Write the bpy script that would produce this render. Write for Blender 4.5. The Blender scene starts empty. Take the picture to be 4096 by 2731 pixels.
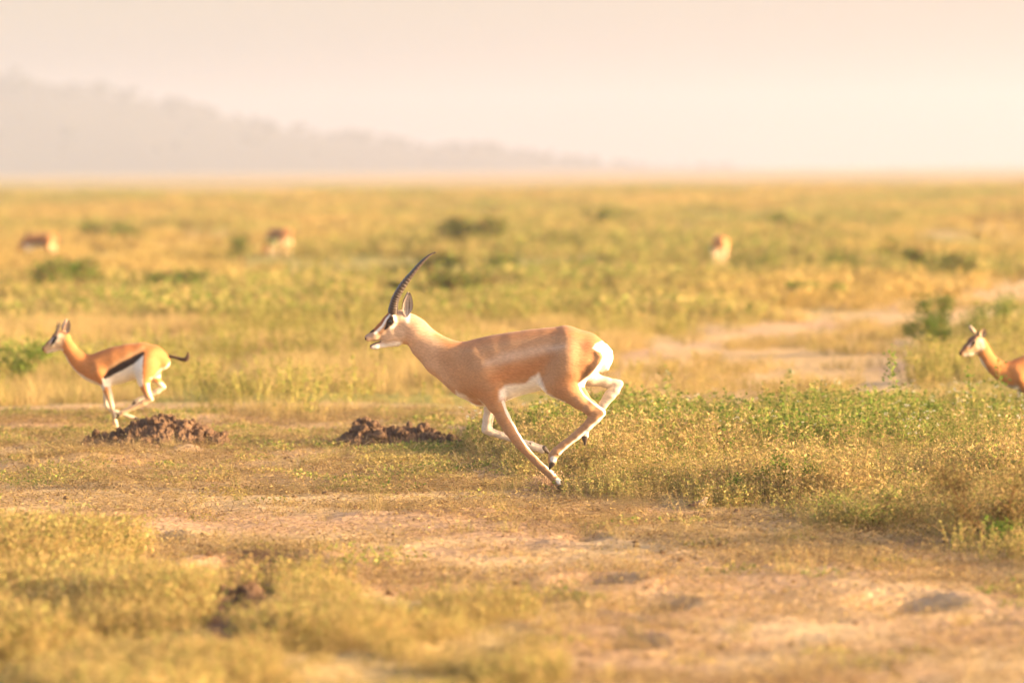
import bpy, math, random
import numpy as np
from mathutils import Vector, Matrix, Euler

SC = bpy.context.scene
COL = SC.collection
R = math.radians

# ------------------------------------------------------------------ camera, world, sun, exposure
CAM_H, DG = 1.96, 35.0            # eye height; distance of the big gazelle (m)
LENS = 203.0
cam_d = bpy.data.cameras.new('camera')
cam = bpy.data.objects.new('camera', cam_d); COL.objects.link(cam)
cam_d.lens = LENS; cam_d.sensor_width = 36.0
cam_d.clip_start = 0.5; cam_d.clip_end = 20000
cam.location = (0, 0, CAM_H)
cam.rotation_euler = (R(90 - 1.728), R(0.44), 0)
cam_d.dof.use_dof = True
cam_d.dof.focus_distance = DG
cam_d.dof.aperture_fstop = 2.35
SC.camera = cam

SUN_EL, SUN_AZ = 11.5, 15.0       # elevation; degrees the sun stands on the viewer's side of due right
w = bpy.data.worlds.new('World'); SC.world = w; w.use_nodes = True
nt = w.node_tree; nt.nodes.clear()
wo = nt.nodes.new('ShaderNodeOutputWorld'); bg = nt.nodes.new('ShaderNodeBackground')
sky = nt.nodes.new('ShaderNodeTexSky'); sky.sky_type = 'NISHITA'; sky.sun_disc = False
sky.sun_elevation = R(SUN_EL); sky.sun_rotation = R(90 + SUN_AZ)
sky.altitude = 900; sky.air_density = 1.0; sky.dust_density = 6.0; sky.ozone_density = 1.0
tintn = nt.nodes.new('ShaderNodeMix'); tintn.data_type = 'RGBA'; tintn.blend_type = 'MULTIPLY'
tintn.inputs['Factor'].default_value = 1.0
tintn.inputs['B'].default_value = (1.0, 0.88, 0.87, 1)
nt.links.new(sky.outputs[0], tintn.inputs['A'])
nt.links.new(tintn.outputs['Result'], bg.inputs['Color'])
bg.inputs['Strength'].default_value = 0.145
nt.links.new(bg.outputs[0], wo.inputs['Surface'])

sun_d = bpy.data.lights.new('sun', 'SUN'); sun_d.energy = 5.0; sun_d.angle = R(0.53)
sun_d.color = (1.0, 0.74, 0.43)
sun = bpy.data.objects.new('sun', sun_d); COL.objects.link(sun)
sdir = Vector((math.cos(R(SUN_AZ)) * math.cos(R(SUN_EL)), -math.sin(R(SUN_AZ)) * math.cos(R(SUN_EL)), math.sin(R(SUN_EL))))
sun.rotation_euler = sdir.to_track_quat('Z', 'Y').to_euler(); sun.location = (30, -10, 20)

vs = SC.view_settings
vs.view_transform = 'Standard'; vs.look = 'None'; vs.gamma = 1.0; vs.use_curve_mapping = False
vs.exposure = 1.72
SC.display_settings.display_device = 'sRGB'
cy = SC.cycles
cy.use_denoising = True
cy.max_bounces = 6; cy.diffuse_bounces = 3; cy.transmission_bounces = 4; cy.glossy_bounces = 2
cy.volume_bounces = 1; cy.transparent_max_bounces = 8
cy.use_adaptive_sampling = False

# ------------------------------------------------------------------ measuring helpers (photograph is 4096 x 2731)
FPX = 4096 * LENS / 36.0
CM = np.array(cam.rotation_euler.to_matrix())

def P(px, py, depth):
    """point at distance `depth` (along world y) seen at photograph pixel px, py"""
    d = CM @ np.array([(px - 2048) / FPX, -(py - 1365.5) / FPX, -1.0])
    return np.array([0, 0, CAM_H]) + d * (depth / d[1])

def to_px(p):
    """world points (n,3) -> photograph pixels"""
    q = (np.asarray(p, dtype=np.float64) - np.array([0, 0, CAM_H])) @ CM
    return 2048 - FPX * q[:, 0] / q[:, 2], 1365.5 + FPX * q[:, 1] / q[:, 2]

def ground_at(px, py):
    """flat-ground point under full-res pixel"""
    d = CM @ np.array([(px - 2048) / FPX, -(py - 1365.5) / FPX, -1.0])
    t = -CAM_H / d[2]
    return d[0] * t, d[1] * t

def gpt(x, y):                       # same, in the 2352-wide measuring grid
    return ground_at(x * 1.7415, y * 1.7415)

# ------------------------------------------------------------------ noise
def _hash(ix, iy, iz, seed):
    h = (ix.astype(np.int64) * 374761393 + iy.astype(np.int64) * 668265263 + iz.astype(np.int64) * 2147483647 + seed * 974634777) & 0xffffffff
    h = ((h ^ (h >> 13)) * 1274126177) & 0xffffffff
    h = h ^ (h >> 16)
    return (h & 0xffff) / 65535.0

def vnoise(x, y, z=None, seed=0):
    x = np.asarray(x, float); y = np.asarray(y, float)
    z = np.zeros_like(x) if z is None else np.asarray(z, float)
    ix, iy, iz = np.floor(x), np.floor(y), np.floor(z)
    fx, fy, fz = x - ix, y - iy, z - iz
    fx = fx * fx * (3 - 2 * fx); fy = fy * fy * (3 - 2 * fy); fz = fz * fz * (3 - 2 * fz)
    r = 0
    flat = not np.any(z)
    for dz in ((0,) if flat else (0, 1)):
        wz = 1.0 if flat else (fz if dz else 1 - fz)
        for dx in (0, 1):
            wx = fx if dx else 1 - fx
            for dy in (0, 1):
                wy = fy if dy else 1 - fy
                r = r + wx * wy * wz * _hash(ix + dx, iy + dy, iz + dz, seed)
    return r

def fbm(x, y, z=None, octs=4, seed=0, gain=0.5):
    r, a, t = 0, 1.0, 0
    for o in range(octs):
        f = 2.0 ** o
        r = r + a * vnoise(np.asarray(x) * f + 17.3 * o, np.asarray(y) * f - 9.1 * o, None if z is None else np.asarray(z) * f, seed + o)
        t += a; a *= gain
    return r / t

def sstep(a, b, x):
    t = np.clip((x - a) / (b - a), 0, 1)
    return t * t * (3 - 2 * t)

def seg_field(px, py, pts):
    """pts: (x, y, r) list -> smallest distance minus r"""
    best = np.full(np.shape(px), 1e9)
    if len(pts) == 1: pts = [pts[0], pts[0]]
    for (ax, ay, ar), (bx, by, br) in zip(pts[:-1], pts[1:]):
        dx, dy = bx - ax, by - ay
        L = dx * dx + dy * dy + 1e-9
        t = np.clip(((px - ax) * dx + (py - ay) * dy) / L, 0, 1)
        d = np.hypot(px - ax - t * dx, py - ay - t * dy) - (ar + t * (br - ar))
        best = np.minimum(best, d)
    return best

def poly_field(px, py, poly):
    """signed distance, negative inside"""
    inside = np.zeros(np.shape(px), bool); best = np.full(np.shape(px), 1e9)
    n = len(poly)
    for i in range(n):
        ax, ay = poly[i]; bx, by = poly[(i + 1) % n]
        dx, dy = bx - ax, by - ay
        t = np.clip(((px - ax) * dx + (py - ay) * dy) / (dx * dx + dy * dy + 1e-9), 0, 1)
        best = np.minimum(best, np.hypot(px - ax - t * dx, py - ay - t * dy))
        if ay != by:
            c = ((ay > py) != (by > py)) & (px < (bx - ax) * (py - ay) / (by - ay) + ax)
            inside ^= c
    return np.where(inside, -best, best)

# ------------------------------------------------------------------ object helpers
def link(o, parent=None):
    COL.objects.link(o)
    if parent is not None: o.parent = parent
    return o

def tag(o, label=None, cat=None, group=None, kind=None):
    if label: o['label'] = label
    if cat: o['category'] = cat
    if group: o['group'] = group
    if kind: o['kind'] = kind
    return o

def empty(name, loc, label, cat, group=None):
    o = bpy.data.objects.new(name, None); o.location = loc; o.empty_display_size = 0.1
    return tag(link(o), label, cat, group)

def mesh_np(name, v, f, col=None, smooth=True):
    v = np.asarray(v, np.float32); me = bpy.data.meshes.new(name)
    if isinstance(f, np.ndarray):
        n, k = f.shape
        me.vertices.add(len(v)); me.vertices.foreach_set('co', v.ravel())
        me.loops.add(n * k); me.loops.foreach_set('vertex_index', f.astype(np.int32).ravel())
        me.polygons.add(n); me.polygons.foreach_set('loop_start', np.arange(0, n * k, k, dtype=np.int32))
        me.update(calc_edges=True)
    else:
        me.from_pydata(v.tolist(), [], f); me.update()
    if col is not None:
        a = me.attributes.new('col', 'FLOAT_COLOR', 'POINT')
        c = np.ones((len(v), 4), np.float32); c[:, :3] = col
        a.data.foreach_set('color', c.ravel())
    me.polygons.foreach_set('use_smooth', np.full(len(me.polygons), smooth))
    me.validate()
    return me

BEND = None                          # (x where it starts, slope): the big gazelle's rump swings towards the viewer
def part(name, me, mat, parent, origin=(0, 0, 0)):
    """mesh given in world coordinates, made a child of `parent` standing at `origin`"""
    if BEND:
        co = np.empty(len(me.vertices) * 3, np.float32); me.vertices.foreach_get('co', co); co = co.reshape(-1, 3)
        t = co[:, 0] - BEND[0]
        co[:, 1] -= BEND[1] * 0.5 * (t + np.sqrt(t * t + 0.02))
        me.vertices.foreach_set('co', co.ravel()); me.update()
    if any(abs(c) > 0 for c in origin):
        me.transform(Matrix.Translation([-c for c in origin]))
    if len(me.materials) == 0: me.materials.append(mat)
    return link(bpy.data.objects.new(name, me), parent)

# ------------------------------------------------------------------ materials
def new_mat(name):
    m = bpy.data.materials.new(name); m.use_nodes = True
    n = m.node_tree; n.nodes.clear()
    out = n.nodes.new('ShaderNodeOutputMaterial')
    return m, n, out

def nd(n, t, **kw):
    x = n.nodes.new(t)
    for k, v in kw.items(): setattr(x, k, v)
    return x

def mixc(n, a, b, fac, mode='MIX'):
    m = nd(n, 'ShaderNodeMix', data_type='RGBA', blend_type=mode)
    for key, s in (('A', a), ('B', b), ('Factor', fac)):
        if isinstance(s, (int, float)): m.inputs[key].default_value = s
        elif isinstance(s, tuple): m.inputs[key].default_value = (*s, 1)
        else: n.links.new(s, m.inputs[key])
    return m.outputs['Result']

def hide_mat(name, sheen=0.18, rough=0.8, amt=0.15, scale=95):
    m, n, out = new_mat(name)
    at = nd(n, 'ShaderNodeAttribute', attribute_name='col')
    tc = nd(n, 'ShaderNodeTexCoord')
    mp = nd(n, 'ShaderNodeMapping'); mp.inputs['Scale'].default_value = (0.35, 1, 1)
    mp.inputs['Rotation'].default_value = (0, R(20), 0)
    n.links.new(tc.outputs['Object'], mp.inputs[0])
    ns = nd(n, 'ShaderNodeTexNoise'); ns.inputs['Scale'].default_value = scale; ns.inputs['Detail'].default_value = 5
    n.links.new(mp.outputs[0], ns.inputs['Vector'])
    n2 = nd(n, 'ShaderNodeTexNoise'); n2.inputs['Scale'].default_value = 9; n2.inputs['Detail'].default_value = 3
    n.links.new(tc.outputs['Object'], n2.inputs['Vector'])
    mr = nd(n, 'ShaderNodeMapRange'); mr.inputs['To Min'].default_value = 1 - amt * 2; mr.inputs['To Max'].default_value = 1 + amt * 2
    n.links.new(ns.outputs['Fac'], mr.inputs['Value'])
    mr2 = nd(n, 'ShaderNodeMapRange'); mr2.inputs['To Min'].default_value = 0.82; mr2.inputs['To Max'].default_value = 1.18
    n.links.new(n2.outputs['Fac'], mr2.inputs['Value'])
    mu = nd(n, 'ShaderNodeMath', operation='MULTIPLY')
    n.links.new(mr.outputs[0], mu.inputs[0]); n.links.new(mr2.outputs[0], mu.inputs[1])
    cc = nd(n, 'ShaderNodeVectorMath', operation='SCALE')
    n.links.new(at.outputs['Color'], cc.inputs[0]); n.links.new(mu.outputs[0], cc.inputs['Scale'])
    p = nd(n, 'ShaderNodeBsdfPrincipled')
    n.links.new(cc.outputs[0], p.inputs['Base Color'])
    p.inputs['Roughness'].default_value = rough
    p.inputs['Specular IOR Level'].default_value = 0.25
    p.inputs['Sheen Weight'].default_value = sheen; p.inputs['Sheen Roughness'].default_value = 0.45
    p.inputs['Sheen Tint'].default_value = (1, 0.85, 0.7, 1)
    bp = nd(n, 'ShaderNodeBump'); bp.inputs['Strength'].default_value = 0.6; bp.inputs['Distance'].default_value = 0.005
    n.links.new(ns.outputs['Fac'], bp.inputs['Height']); n.links.new(bp.outputs[0], p.inputs['Normal'])
    n.links.new(p.outputs[0], out.inputs[0])
    return m

def solid_mat(name, col, rough=0.6, amt=0.25, scale=40, bump=0.3, spec=0.4, attr=False):
    m, n, out = new_mat(name)
    tc = nd(n, 'ShaderNodeTexCoord')
    ns = nd(n, 'ShaderNodeTexNoise'); ns.inputs['Scale'].default_value = scale; ns.inputs['Detail'].default_value = 5
    n.links.new(tc.outputs['Object'], ns.inputs['Vector'])
    mr = nd(n, 'ShaderNodeMapRange'); mr.inputs['To Min'].default_value = 1 - amt; mr.inputs['To Max'].default_value = 1 + amt
    n.links.new(ns.outputs['Fac'], mr.inputs['Value'])
    cc = nd(n, 'ShaderNodeVectorMath', operation='SCALE'); cc.inputs[0].default_value = col
    if attr:
        at = nd(n, 'ShaderNodeAttribute', attribute_name='col'); n.links.new(at.outputs['Color'], cc.inputs[0])
    n.links.new(mr.outputs[0], cc.inputs['Scale'])
    p = nd(n, 'ShaderNodeBsdfPrincipled'); n.links.new(cc.outputs[0], p.inputs['Base Color'])
    p.inputs['Roughness'].default_value = rough; p.inputs['Specular IOR Level'].default_value = spec
    bp = nd(n, 'ShaderNodeBump'); bp.inputs['Strength'].default_value = bump; bp.inputs['Distance'].default_value = 0.004
    n.links.new(ns.outputs['Fac'], bp.inputs['Height']); n.links.new(bp.outputs[0], p.inputs['Normal'])
    n.links.new(p.outputs[0], out.inputs[0])
    return m

def veg_mat(name, dry=(0.52, 0.36, 0.13), transl=0.42, dry_amt=0.8, instanced=True):
    m, n, out = new_mat(name)
    at = nd(n, 'ShaderNodeAttribute', attribute_name='col')
    c = at.outputs['Color']
    if instanced:
        ti = nd(n, 'ShaderNodeAttribute', attribute_name='tint', attribute_type='INSTANCER')
        mu = nd(n, 'ShaderNodeMath', operation='MULTIPLY'); mu.inputs[1].default_value = dry_amt
        n.links.new(ti.outputs['Fac'], mu.inputs[0])
        c = mixc(n, c, dry, mu.outputs[0])
        oi = nd(n, 'ShaderNodeObjectInfo')
        mr = nd(n, 'ShaderNodeMapRange'); mr.inputs['To Min'].default_value = 0.7; mr.inputs['To Max'].default_value = 1.3
        n.links.new(oi.outputs['Random'], mr.inputs['Value'])
        sc = nd(n, 'ShaderNodeVectorMath', operation='SCALE')
        n.links.new(c, sc.inputs[0]); n.links.new(mr.outputs[0], sc.inputs['Scale']); c = sc.outputs[0]
    d = nd(n, 'ShaderNodeBsdfDiffuse'); t = nd(n, 'ShaderNodeBsdfTranslucent')
    n.links.new(c, d.inputs['Color']); n.links.new(c, t.inputs['Color'])
    mx = nd(n, 'ShaderNodeMixShader'); mx.inputs[0].default_value = transl
    n.links.new(d.outputs[0], mx.inputs[1]); n.links.new(t.outputs[0], mx.inputs[2])
    n.links.new(mx.outputs[0], out.inputs[0])
    return m

# ------------------------------------------------------------------ ground: shape
Gx, Gy = gpt(560, 1350)
PITS = []                            # (x, y, rx, ry, depth): hollows and hummocks measured in the photograph
for (px, py, rx, ry, dz) in ((600, 1310, .34, .9, -.12), (330, 1232, .20, .55, -.07), (1370, 1335, .20, .5, -.08),
                             (1490, 1390, .20, .5, -.05), (2080, 1388, .24, .6, -.055), (1340, 1230, .14, .4, -.05), (430, 1040, .16, .4, .06),
                             (1430, 1475, .16, .5, -.06), (1050, 1500, .3, .5, -.07),
                             (990, 1360, .3, .5, -.05), (300, 1500, .4, .6, -.06),
                             (180, 1065, .5, .7, .05), (1000, 1185, .6, .6, .04)):
    gx, gy = gpt(px, py); PITS.append((gx, gy, rx, ry, dz))

def gh(x, y):
    x = np.asarray(x, float); y = np.asarray(y, float)
    near = sstep(900, 120, y)
    z = (fbm(x / 16, y / 20, octs=3, seed=3) - 0.5) * 0.30 * sstep(38, 110, y) * near
    z = z + (fbm(x / 1.3, y / 1.7, octs=4, seed=5) - 0.5) * 0.085 * sstep(400, 60, y)
    z = z + (fbm(x / 0.22, y / 0.3, octs=3, seed=9) - 0.5) * 0.035 * sstep(90, 45, y)
    for gx, gy, rx, ry, dz in PITS:
        r = np.hypot((x - gx) / rx, (y - gy) / ry)
        z = z + dz * np.exp(-r ** 2 * 1.6) + (0.25 * abs(dz)) * np.exp(-((r - 1.25) / 0.3) ** 2) * (dz < 0)
    return z

# cover of the ground, in the photograph's 2352-wide grid of ground points
def cover(x, y):
    x = np.asarray(x, float); y = np.asarray(y, float)
    px, py = to_px(np.stack([x, y, np.zeros_like(x)], -1).reshape(-1, 3))
    px = px.reshape(x.shape) / 1.7415; py = py.reshape(x.shape) / 1.7415
    wob = (fbm(x / 0.8, y / 1.6, octs=3, seed=21) - 0.5)
    pxw, pyw = px + wob * 120, py + (fbm(x / 0.9, y / 1.3, octs=3, seed=22) - 0.5) * 70
    right = poly_field(pxw, pyw, [(1085, 1062), (1300, 1118), (1450, 1150), (1700, 1180), (2000, 1225), (2352, 1285), (3600, 1500),
                                  (3600, 905), (2352, 925), (2000, 950), (1500, 968), (1250, 980), (1090, 1010)])
    left = poly_field(pxw, pyw, [(-1500, 1190), (0, 1235), (240, 1265), (430, 1310), (640, 1310), (700, 1345), (860, 1365), (1060, 1390), (1180, 1420), (1270, 1490), (1340, 1600), (1400, 2200), (-1500, 2200)])
    creep = poly_field(pxw, pyw, [(800, 1035), (900, 1012), (1060, 1012), (1120, 1062), (1000, 1085), (860, 1072)])
    track2 = poly_field(pxw, pyw, [(1330, 935), (1390, 845), (1500, 800), (1800, 758), (2060, 722), (2352, 655), (3500, 570), (3500, 630), (2352, 700), (2120, 760), (2060, 800), (2000, 880), (1700, 925)])
    grass = poly_field(pxw, pyw, [(-2500, 950), (0, 950), (300, 935), (1000, 960), (1300, 925), (1380, 830), (1500, 775), (1800, 735), (2060, 700), (2352, 640), (4500, 500), (4500, 402), (-2500, 402)])
    grass2 = poly_field(pxw, pyw, [(2080, 800), (2352, 725), (3500, 650), (3500, 920), (2352, 920), (2100, 920)])
    return dict(px=px, py=py, right=right, left=left, creep=creep, track2=track2, grass=np.minimum(grass, grass2))

def build_ground():
    ys = [6.0]
    while ys[-1] < 6000:
        y = ys[-1]
        ys.append(y + (0.25 if y < 17 else 0.065 if y < 52 else y * 0.0125 - 0.58 if y < 60 else y * 0.011))
    ys = np.array(ys)
    xs = [0.0]
    while xs[-1] < 3000:
        x = xs[-1]; xs.append(x + (0.055 if x < 4.2 else (x - 4.2) * 0.075 + 0.06))
    xs = np.array(xs); xs = np.concatenate([-xs[:0:-1], xs])
    X, Y = np.meshgrid(xs, ys)
    Z = gh(X, Y)
    c = cover(X, Y)
    veg = np.clip(np.maximum.reduce([sstep(20, -30, c['right']), sstep(20, -40, c['left']), sstep(10, -20, c['creep']), sstep(14, -30, c['grass'])]), 0, 1)
    sand = sstep(20, -40, c['track2'])
    n1 = fbm(X / 1.1, Y / 1.6, octs=4, seed=31)
    n2 = fbm(X / 9, Y / 14, octs=3, seed=33)
    soil = np.array([0.54, 0.34, 0.19]); straw = np.array([0.62, 0.43, 0.22]); green = np.array([0.27, 0.235, 0.06]); gold = np.array([0.50, 0.345, 0.14])
    k = sstep(0.35, 0.65, n1)[..., None]
    bare = soil * (1 - k) + straw * k
    g = sstep(0.40, 0.62, fbm(X / 3.2, Y / 10, octs=4, seed=35))[..., None]
    far = sstep(60, 150, Y)[..., None]
    g = g * (1 - far) + far * sstep(0.38, 0.62, fbm(X / 26, Y / 60, octs=4, seed=36))[..., None]
    vegc = gold * (1 - g) + green * 1.15 * g
    C = bare * (1 - veg[..., None]) + vegc * veg[..., None]
    C = C * (1 - sand[..., None]) + np.array([0.60, 0.40, 0.185]) * sand[..., None]
    C = C * (0.85 + 0.3 * n2[..., None])
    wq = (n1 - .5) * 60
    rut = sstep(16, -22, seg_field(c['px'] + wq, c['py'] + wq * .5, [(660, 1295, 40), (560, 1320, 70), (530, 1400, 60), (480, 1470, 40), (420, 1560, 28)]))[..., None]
    C = C * (1 - rut) + np.array([0.17, 0.095, 0.055]) * (0.7 + .6 * n1[..., None]) * rut  # dark soil, widened so the hollow's shade is put into the colour too
    nr, ncc = X.shape
    V = np.stack([X, Y, Z], -1).reshape(-1, 3)
    i = np.arange(nr - 1)[:, None] * ncc + np.arange(ncc - 1)[None]
    F = np.stack([i, i + 1, i + ncc + 1, i + ncc], -1).reshape(-1, 4)
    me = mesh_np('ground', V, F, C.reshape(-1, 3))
    m, n, out = new_mat('dry_soil')
    at = nd(n, 'ShaderNodeAttribute', attribute_name='col')
    tc = nd(n, 'ShaderNodeTexCoord')
    a = nd(n, 'ShaderNodeTexNoise'); a.inputs['Scale'].default_value = 14; a.inputs['Detail'].default_value = 8; a.inputs['Roughness'].default_value = 0.65
    b = nd(n, 'ShaderNodeTexVoronoi'); b.inputs['Scale'].default_value = 26
    n.links.new(tc.outputs['Object'], a.inputs['Vector']); n.links.new(tc.outputs['Object'], b.inputs['Vector'])
    mr = nd(n, 'ShaderNodeMapRange'); mr.inputs['From Min'].default_value = 0.3; mr.inputs['From Max'].default_value = 0.7
    mr.inputs['To Min'].default_value = 0.6; mr.inputs['To Max'].default_value = 1.35
    n.links.new(a.outputs['Fac'], mr.inputs['Value'])
    sc = nd(n, 'ShaderNodeVectorMath', operation='SCALE'); n.links.new(at.outputs['Color'], sc.inputs[0]); n.links.new(mr.outputs[0], sc.inputs['Scale'])
    p = nd(n, 'ShaderNodeBsdfPrincipled'); p.inputs['Roughness'].default_value = 0.95; p.inputs['Specular IOR Level'].default_value = 0.1
    n.links.new(sc.outputs[0], p.inputs['Base Color'])
    ad = nd(n, 'ShaderNodeMath', operation='MULTIPLY_ADD'); ad.inputs[1].default_value = 0.5
    n.links.new(b.outputs['Distance'], ad.inputs[0]); n.links.new(a.outputs['Fac'], ad.inputs[2])
    bp = nd(n, 'ShaderNodeBump'); bp.inputs['Strength'].default_value = 0.9; bp.inputs['Distance'].default_value = 0.03
    n.links.new(ad.outputs[0], bp.inputs['Height']); n.links.new(bp.outputs[0], p.inputs['Normal'])
    n.links.new(p.outputs[0], out.inputs[0])
    me.materials.append(m)
    o = link(bpy.data.objects.new('ground', me)); tag(o, kind='structure')
    return m

SOIL_MAT = build_ground()

# ------------------------------------------------------------------ far hill with its woodland
HILL_D = 3200.0
hill_px = [(-900, 150), (-300, 168), (0, 182), (60, 184), (120, 194), (190, 206), (250, 222), (330, 232), (420, 252), (520, 270), (600, 288), (700, 306),
           (780, 318), (870, 328), (950, 342), (1020, 344), (1100, 338), (1150, 352), (1230, 358), (1300, 369), (1400, 379), (1500, 384), (1580, 385), (1640, 381), (1700, 386), (1770, 388), (2000, 395), (4000, 400)]
hx = np.array([P(a * 1.7415, b * 1.7415, HILL_D)[0] for a, b in hill_px]); hz = np.array([P(a * 1.7415, b * 1.7415, HILL_D)[2] for a, b in hill_px])
def hill_h(x, y):
    r = np.interp(x, hx, hz) + 1.0
    t = np.clip(1 - np.abs(y - HILL_D) / np.where(y < HILL_D, 420.0, 700.0), 0, 1)
    t = t * t * (3 - 2 * t)
    return (r * t + (fbm(x / 60, y / 90, octs=4, seed=61) - 0.5) * 4 * t * sstep(0, 25, r)) - 1.0
X, Y = np.meshgrid(np.linspace(-1500, 900, 260), np.linspace(2760, 3920, 70))
V = np.stack([X, Y, hill_h(X, Y)], -1).reshape(-1, 3)
i = np.arange(69)[:, None] * 260 + np.arange(259)[None]
me = mesh_np('hill', V, np.stack([i, i + 1, i + 261, i + 260], -1).reshape(-1, 4))
hill_mat = solid_mat('hill_scrub', (0.09, 0.085, 0.05), rough=0.95, scale=0.05, amt=0.4, spec=0.05)
me.materials.append(hill_mat)
tag(link(bpy.data.objects.new('hill', me)), kind='structure')

def ico(sub=1):
    import bmesh
    bm = bmesh.new(); bmesh.ops.create_icosphere(bm, subdivisions=sub, radius=1)
    v = np.array([p.co[:] for p in bm.verts]); f = np.array([[q.index for q in p.verts] for p in bm.faces]); bm.free()
    return v, f
ICO1, ICO2, ICO3 = ico(1), ico(2), ico(3)

rng = np.random.default_rng(7)
vv, ff, off = [], [], 0
for k in range(460):
    x = rng.uniform(-900, 120); y = HILL_D + rng.normal(0, 60) if k % 2 else HILL_D - abs(rng.normal(0, 160))
    z = float(hill_h(np.array([x]), np.array([y]))[0])
    if z < 1: continue
    s = rng.uniform(1.2, 3.2) * (1.3 if rng.random() < .12 else 1) * min(1, 0.4 + z / 30)
    for q in range(2):
        v, f = ICO1
        d = v * (1 + 0.5 * (rng.random((len(v), 1)) - .5)) * np.array([s * rng.uniform(.8, 1.4), s, s * rng.uniform(.5, .9)])
        vv.append(d + np.array([x + rng.normal(0, s * .7), y, z + s * .9 + q * s * .4])); ff.append(f + off); off += len(v)
me = mesh_np('hillside_woodland', np.concatenate(vv), np.concatenate(ff), smooth=False)
me.materials.append(solid_mat('far_leaf', (0.05, 0.055, 0.025), rough=0.95, scale=0.3, spec=0.05))
tag(link(bpy.data.objects.new('hillside_woodland', me)), 'hazy dark woodland scattered along the far hill ridge', 'woodland', kind='stuff')

# ------------------------------------------------------------------ implicit bodies
class Sdf:
    def __init__(s, lo, hi, h):
        s.lo = np.array(lo, np.float64); s.h = h
        s.n = np.ceil((np.array(hi) - s.lo) / h).astype(int) + 1
        s.v = np.full(s.n, 0.3, np.float32)
        s.ax = [(s.lo[i] + h * np.arange(s.n[i])).astype(np.float32) for i in range(3)]
    def add(s, a, b, ra, rb, sy=1.0, k=0.02, sub=False):
        r = max(ra, rb) + k + 2 * s.h
        lo = np.minimum(a, b) - np.array([r, r / min(sy, 1.0) , r]); hi = np.maximum(a, b) + np.array([r, r / min(sy, 1.0), r])
        i0 = np.clip(np.floor((lo - s.lo) / s.h).astype(int), 0, s.n); i1 = np.clip(np.ceil((hi - s.lo) / s.h).astype(int) + 1, 0, s.n)
        if np.any(i1 <= i0): return
        x = s.ax[0][i0[0]:i1[0]][:, None, None]; y = s.ax[1][i0[1]:i1[1]][None, :, None]; z = s.ax[2][i0[2]:i1[2]][None, None, :]
        ab = np.array(b) - np.array(a); ab = ab * np.array([1, sy, 1]); L = float(ab @ ab) + 1e-12
        dx, dy, dz = x - a[0], (y - a[1]) * sy, z - a[2]
        t = np.clip((dx * ab[0] + dy * ab[1] + dz * ab[2]) / L, 0, 1)
        d = np.sqrt((dx - t * ab[0]) ** 2 + (dy - t * ab[1]) ** 2 + (dz - t * ab[2]) ** 2) - (ra + t * (rb - ra))
        if sy > 1: d = d / (1 + 0.35 * (sy - 1))
        sl = (slice(i0[0], i1[0]), slice(i0[1], i1[1]), slice(i0[2], i1[2]))
        o = s.v[sl]
        if sub:
            d = -d
            h = np.maximum(k - np.abs(o - d), 0) / k
            s.v[sl] = np.maximum(o, d) + h * h * k / 4
        else:
            h = np.maximum(k - np.abs(o - d), 0) / k
            s.v[sl] = np.minimum(o, d) - h * h * k / 4
    def mesh(s, smooth=1):
        v = s.v; ins = v < 0
        c = np.zeros(tuple(s.n - 1), np.uint8)
        for dx in (0, 1):
            for dy in (0, 1):
                for dz in (0, 1):
                    c += ins[dx:s.n[0] - 1 + dx, dy:s.n[1] - 1 + dy, dz:s.n[2] - 1 + dz]
        I = np.argwhere((c > 0) & (c < 8))
        idx = np.full(tuple(s.n - 1), -1, np.int32); idx[I[:, 0], I[:, 1], I[:, 2]] = np.arange(len(I))
        acc = np.zeros((len(I), 3)); cnt = np.zeros(len(I))
        cor = [(a, b, d) for a in (0, 1) for b in (0, 1) for d in (0, 1)]
        for A in cor:
            for ax in range(3):
                if A[ax]: continue
                B = list(A); B[ax] = 1
                va = v[I[:, 0] + A[0], I[:, 1] + A[1], I[:, 2] + A[2]]; vb = v[I[:, 0] + B[0], I[:, 1] + B[1], I[:, 2] + B[2]]
                m = (va < 0) != (vb < 0)
                t = np.where(m, va / np.where(m, va - vb, 1), 0)
                p = np.tile(np.array(A, float), (len(I), 1)); p[:, ax] = t
                acc[m] += p[m]; cnt[m] += 1
        V = s.lo + (I + acc / cnt[:, None]) * s.h
        Q = []
        for ax in range(3):
            o1, o2 = (ax + 1) % 3, (ax + 2) % 3
            sl0 = [slice(None)] * 3; sl1 = [slice(None)] * 3
            sl0[ax] = slice(0, -1); sl1[ax] = slice(1, None)
            e = ins[tuple(sl0)] != ins[tuple(sl1)]
            E = np.argwhere(e); E = E[(E[:, o1] > 0) & (E[:, o2] > 0) & (E[:, o1] < s.n[o1] - 1) & (E[:, o2] < s.n[o2] - 1)]
            def cell(d1, d2):
                q = E.copy(); q[:, o1] -= d1; q[:, o2] -= d2
                return idx[q[:, 0], q[:, 1], q[:, 2]]
            q = np.stack([cell(1, 1), cell(0, 1), cell(0, 0), cell(1, 0)], -1)
            fl = ~ins[E[:, 0], E[:, 1], E[:, 2]]
            q[fl] = q[fl][:, ::-1]
            Q.append(q)
        F = np.concatenate(Q); F = F[(F >= 0).all(1)]
        for _ in range(smooth):
            a = np.zeros_like(V); n = np.zeros(len(V))
            for k in range(4):
                i, j = F[:, k], F[:, (k + 1) % 4]
                for d in range(3): a[:, d] += np.bincount(i, V[j, d], len(V)) + np.bincount(j, V[i, d], len(V))
                n += np.bincount(i, minlength=len(V)) + np.bincount(j, minlength=len(V))
            V = V * 0.5 + 0.5 * a / n[:, None]
        return V, F

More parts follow.
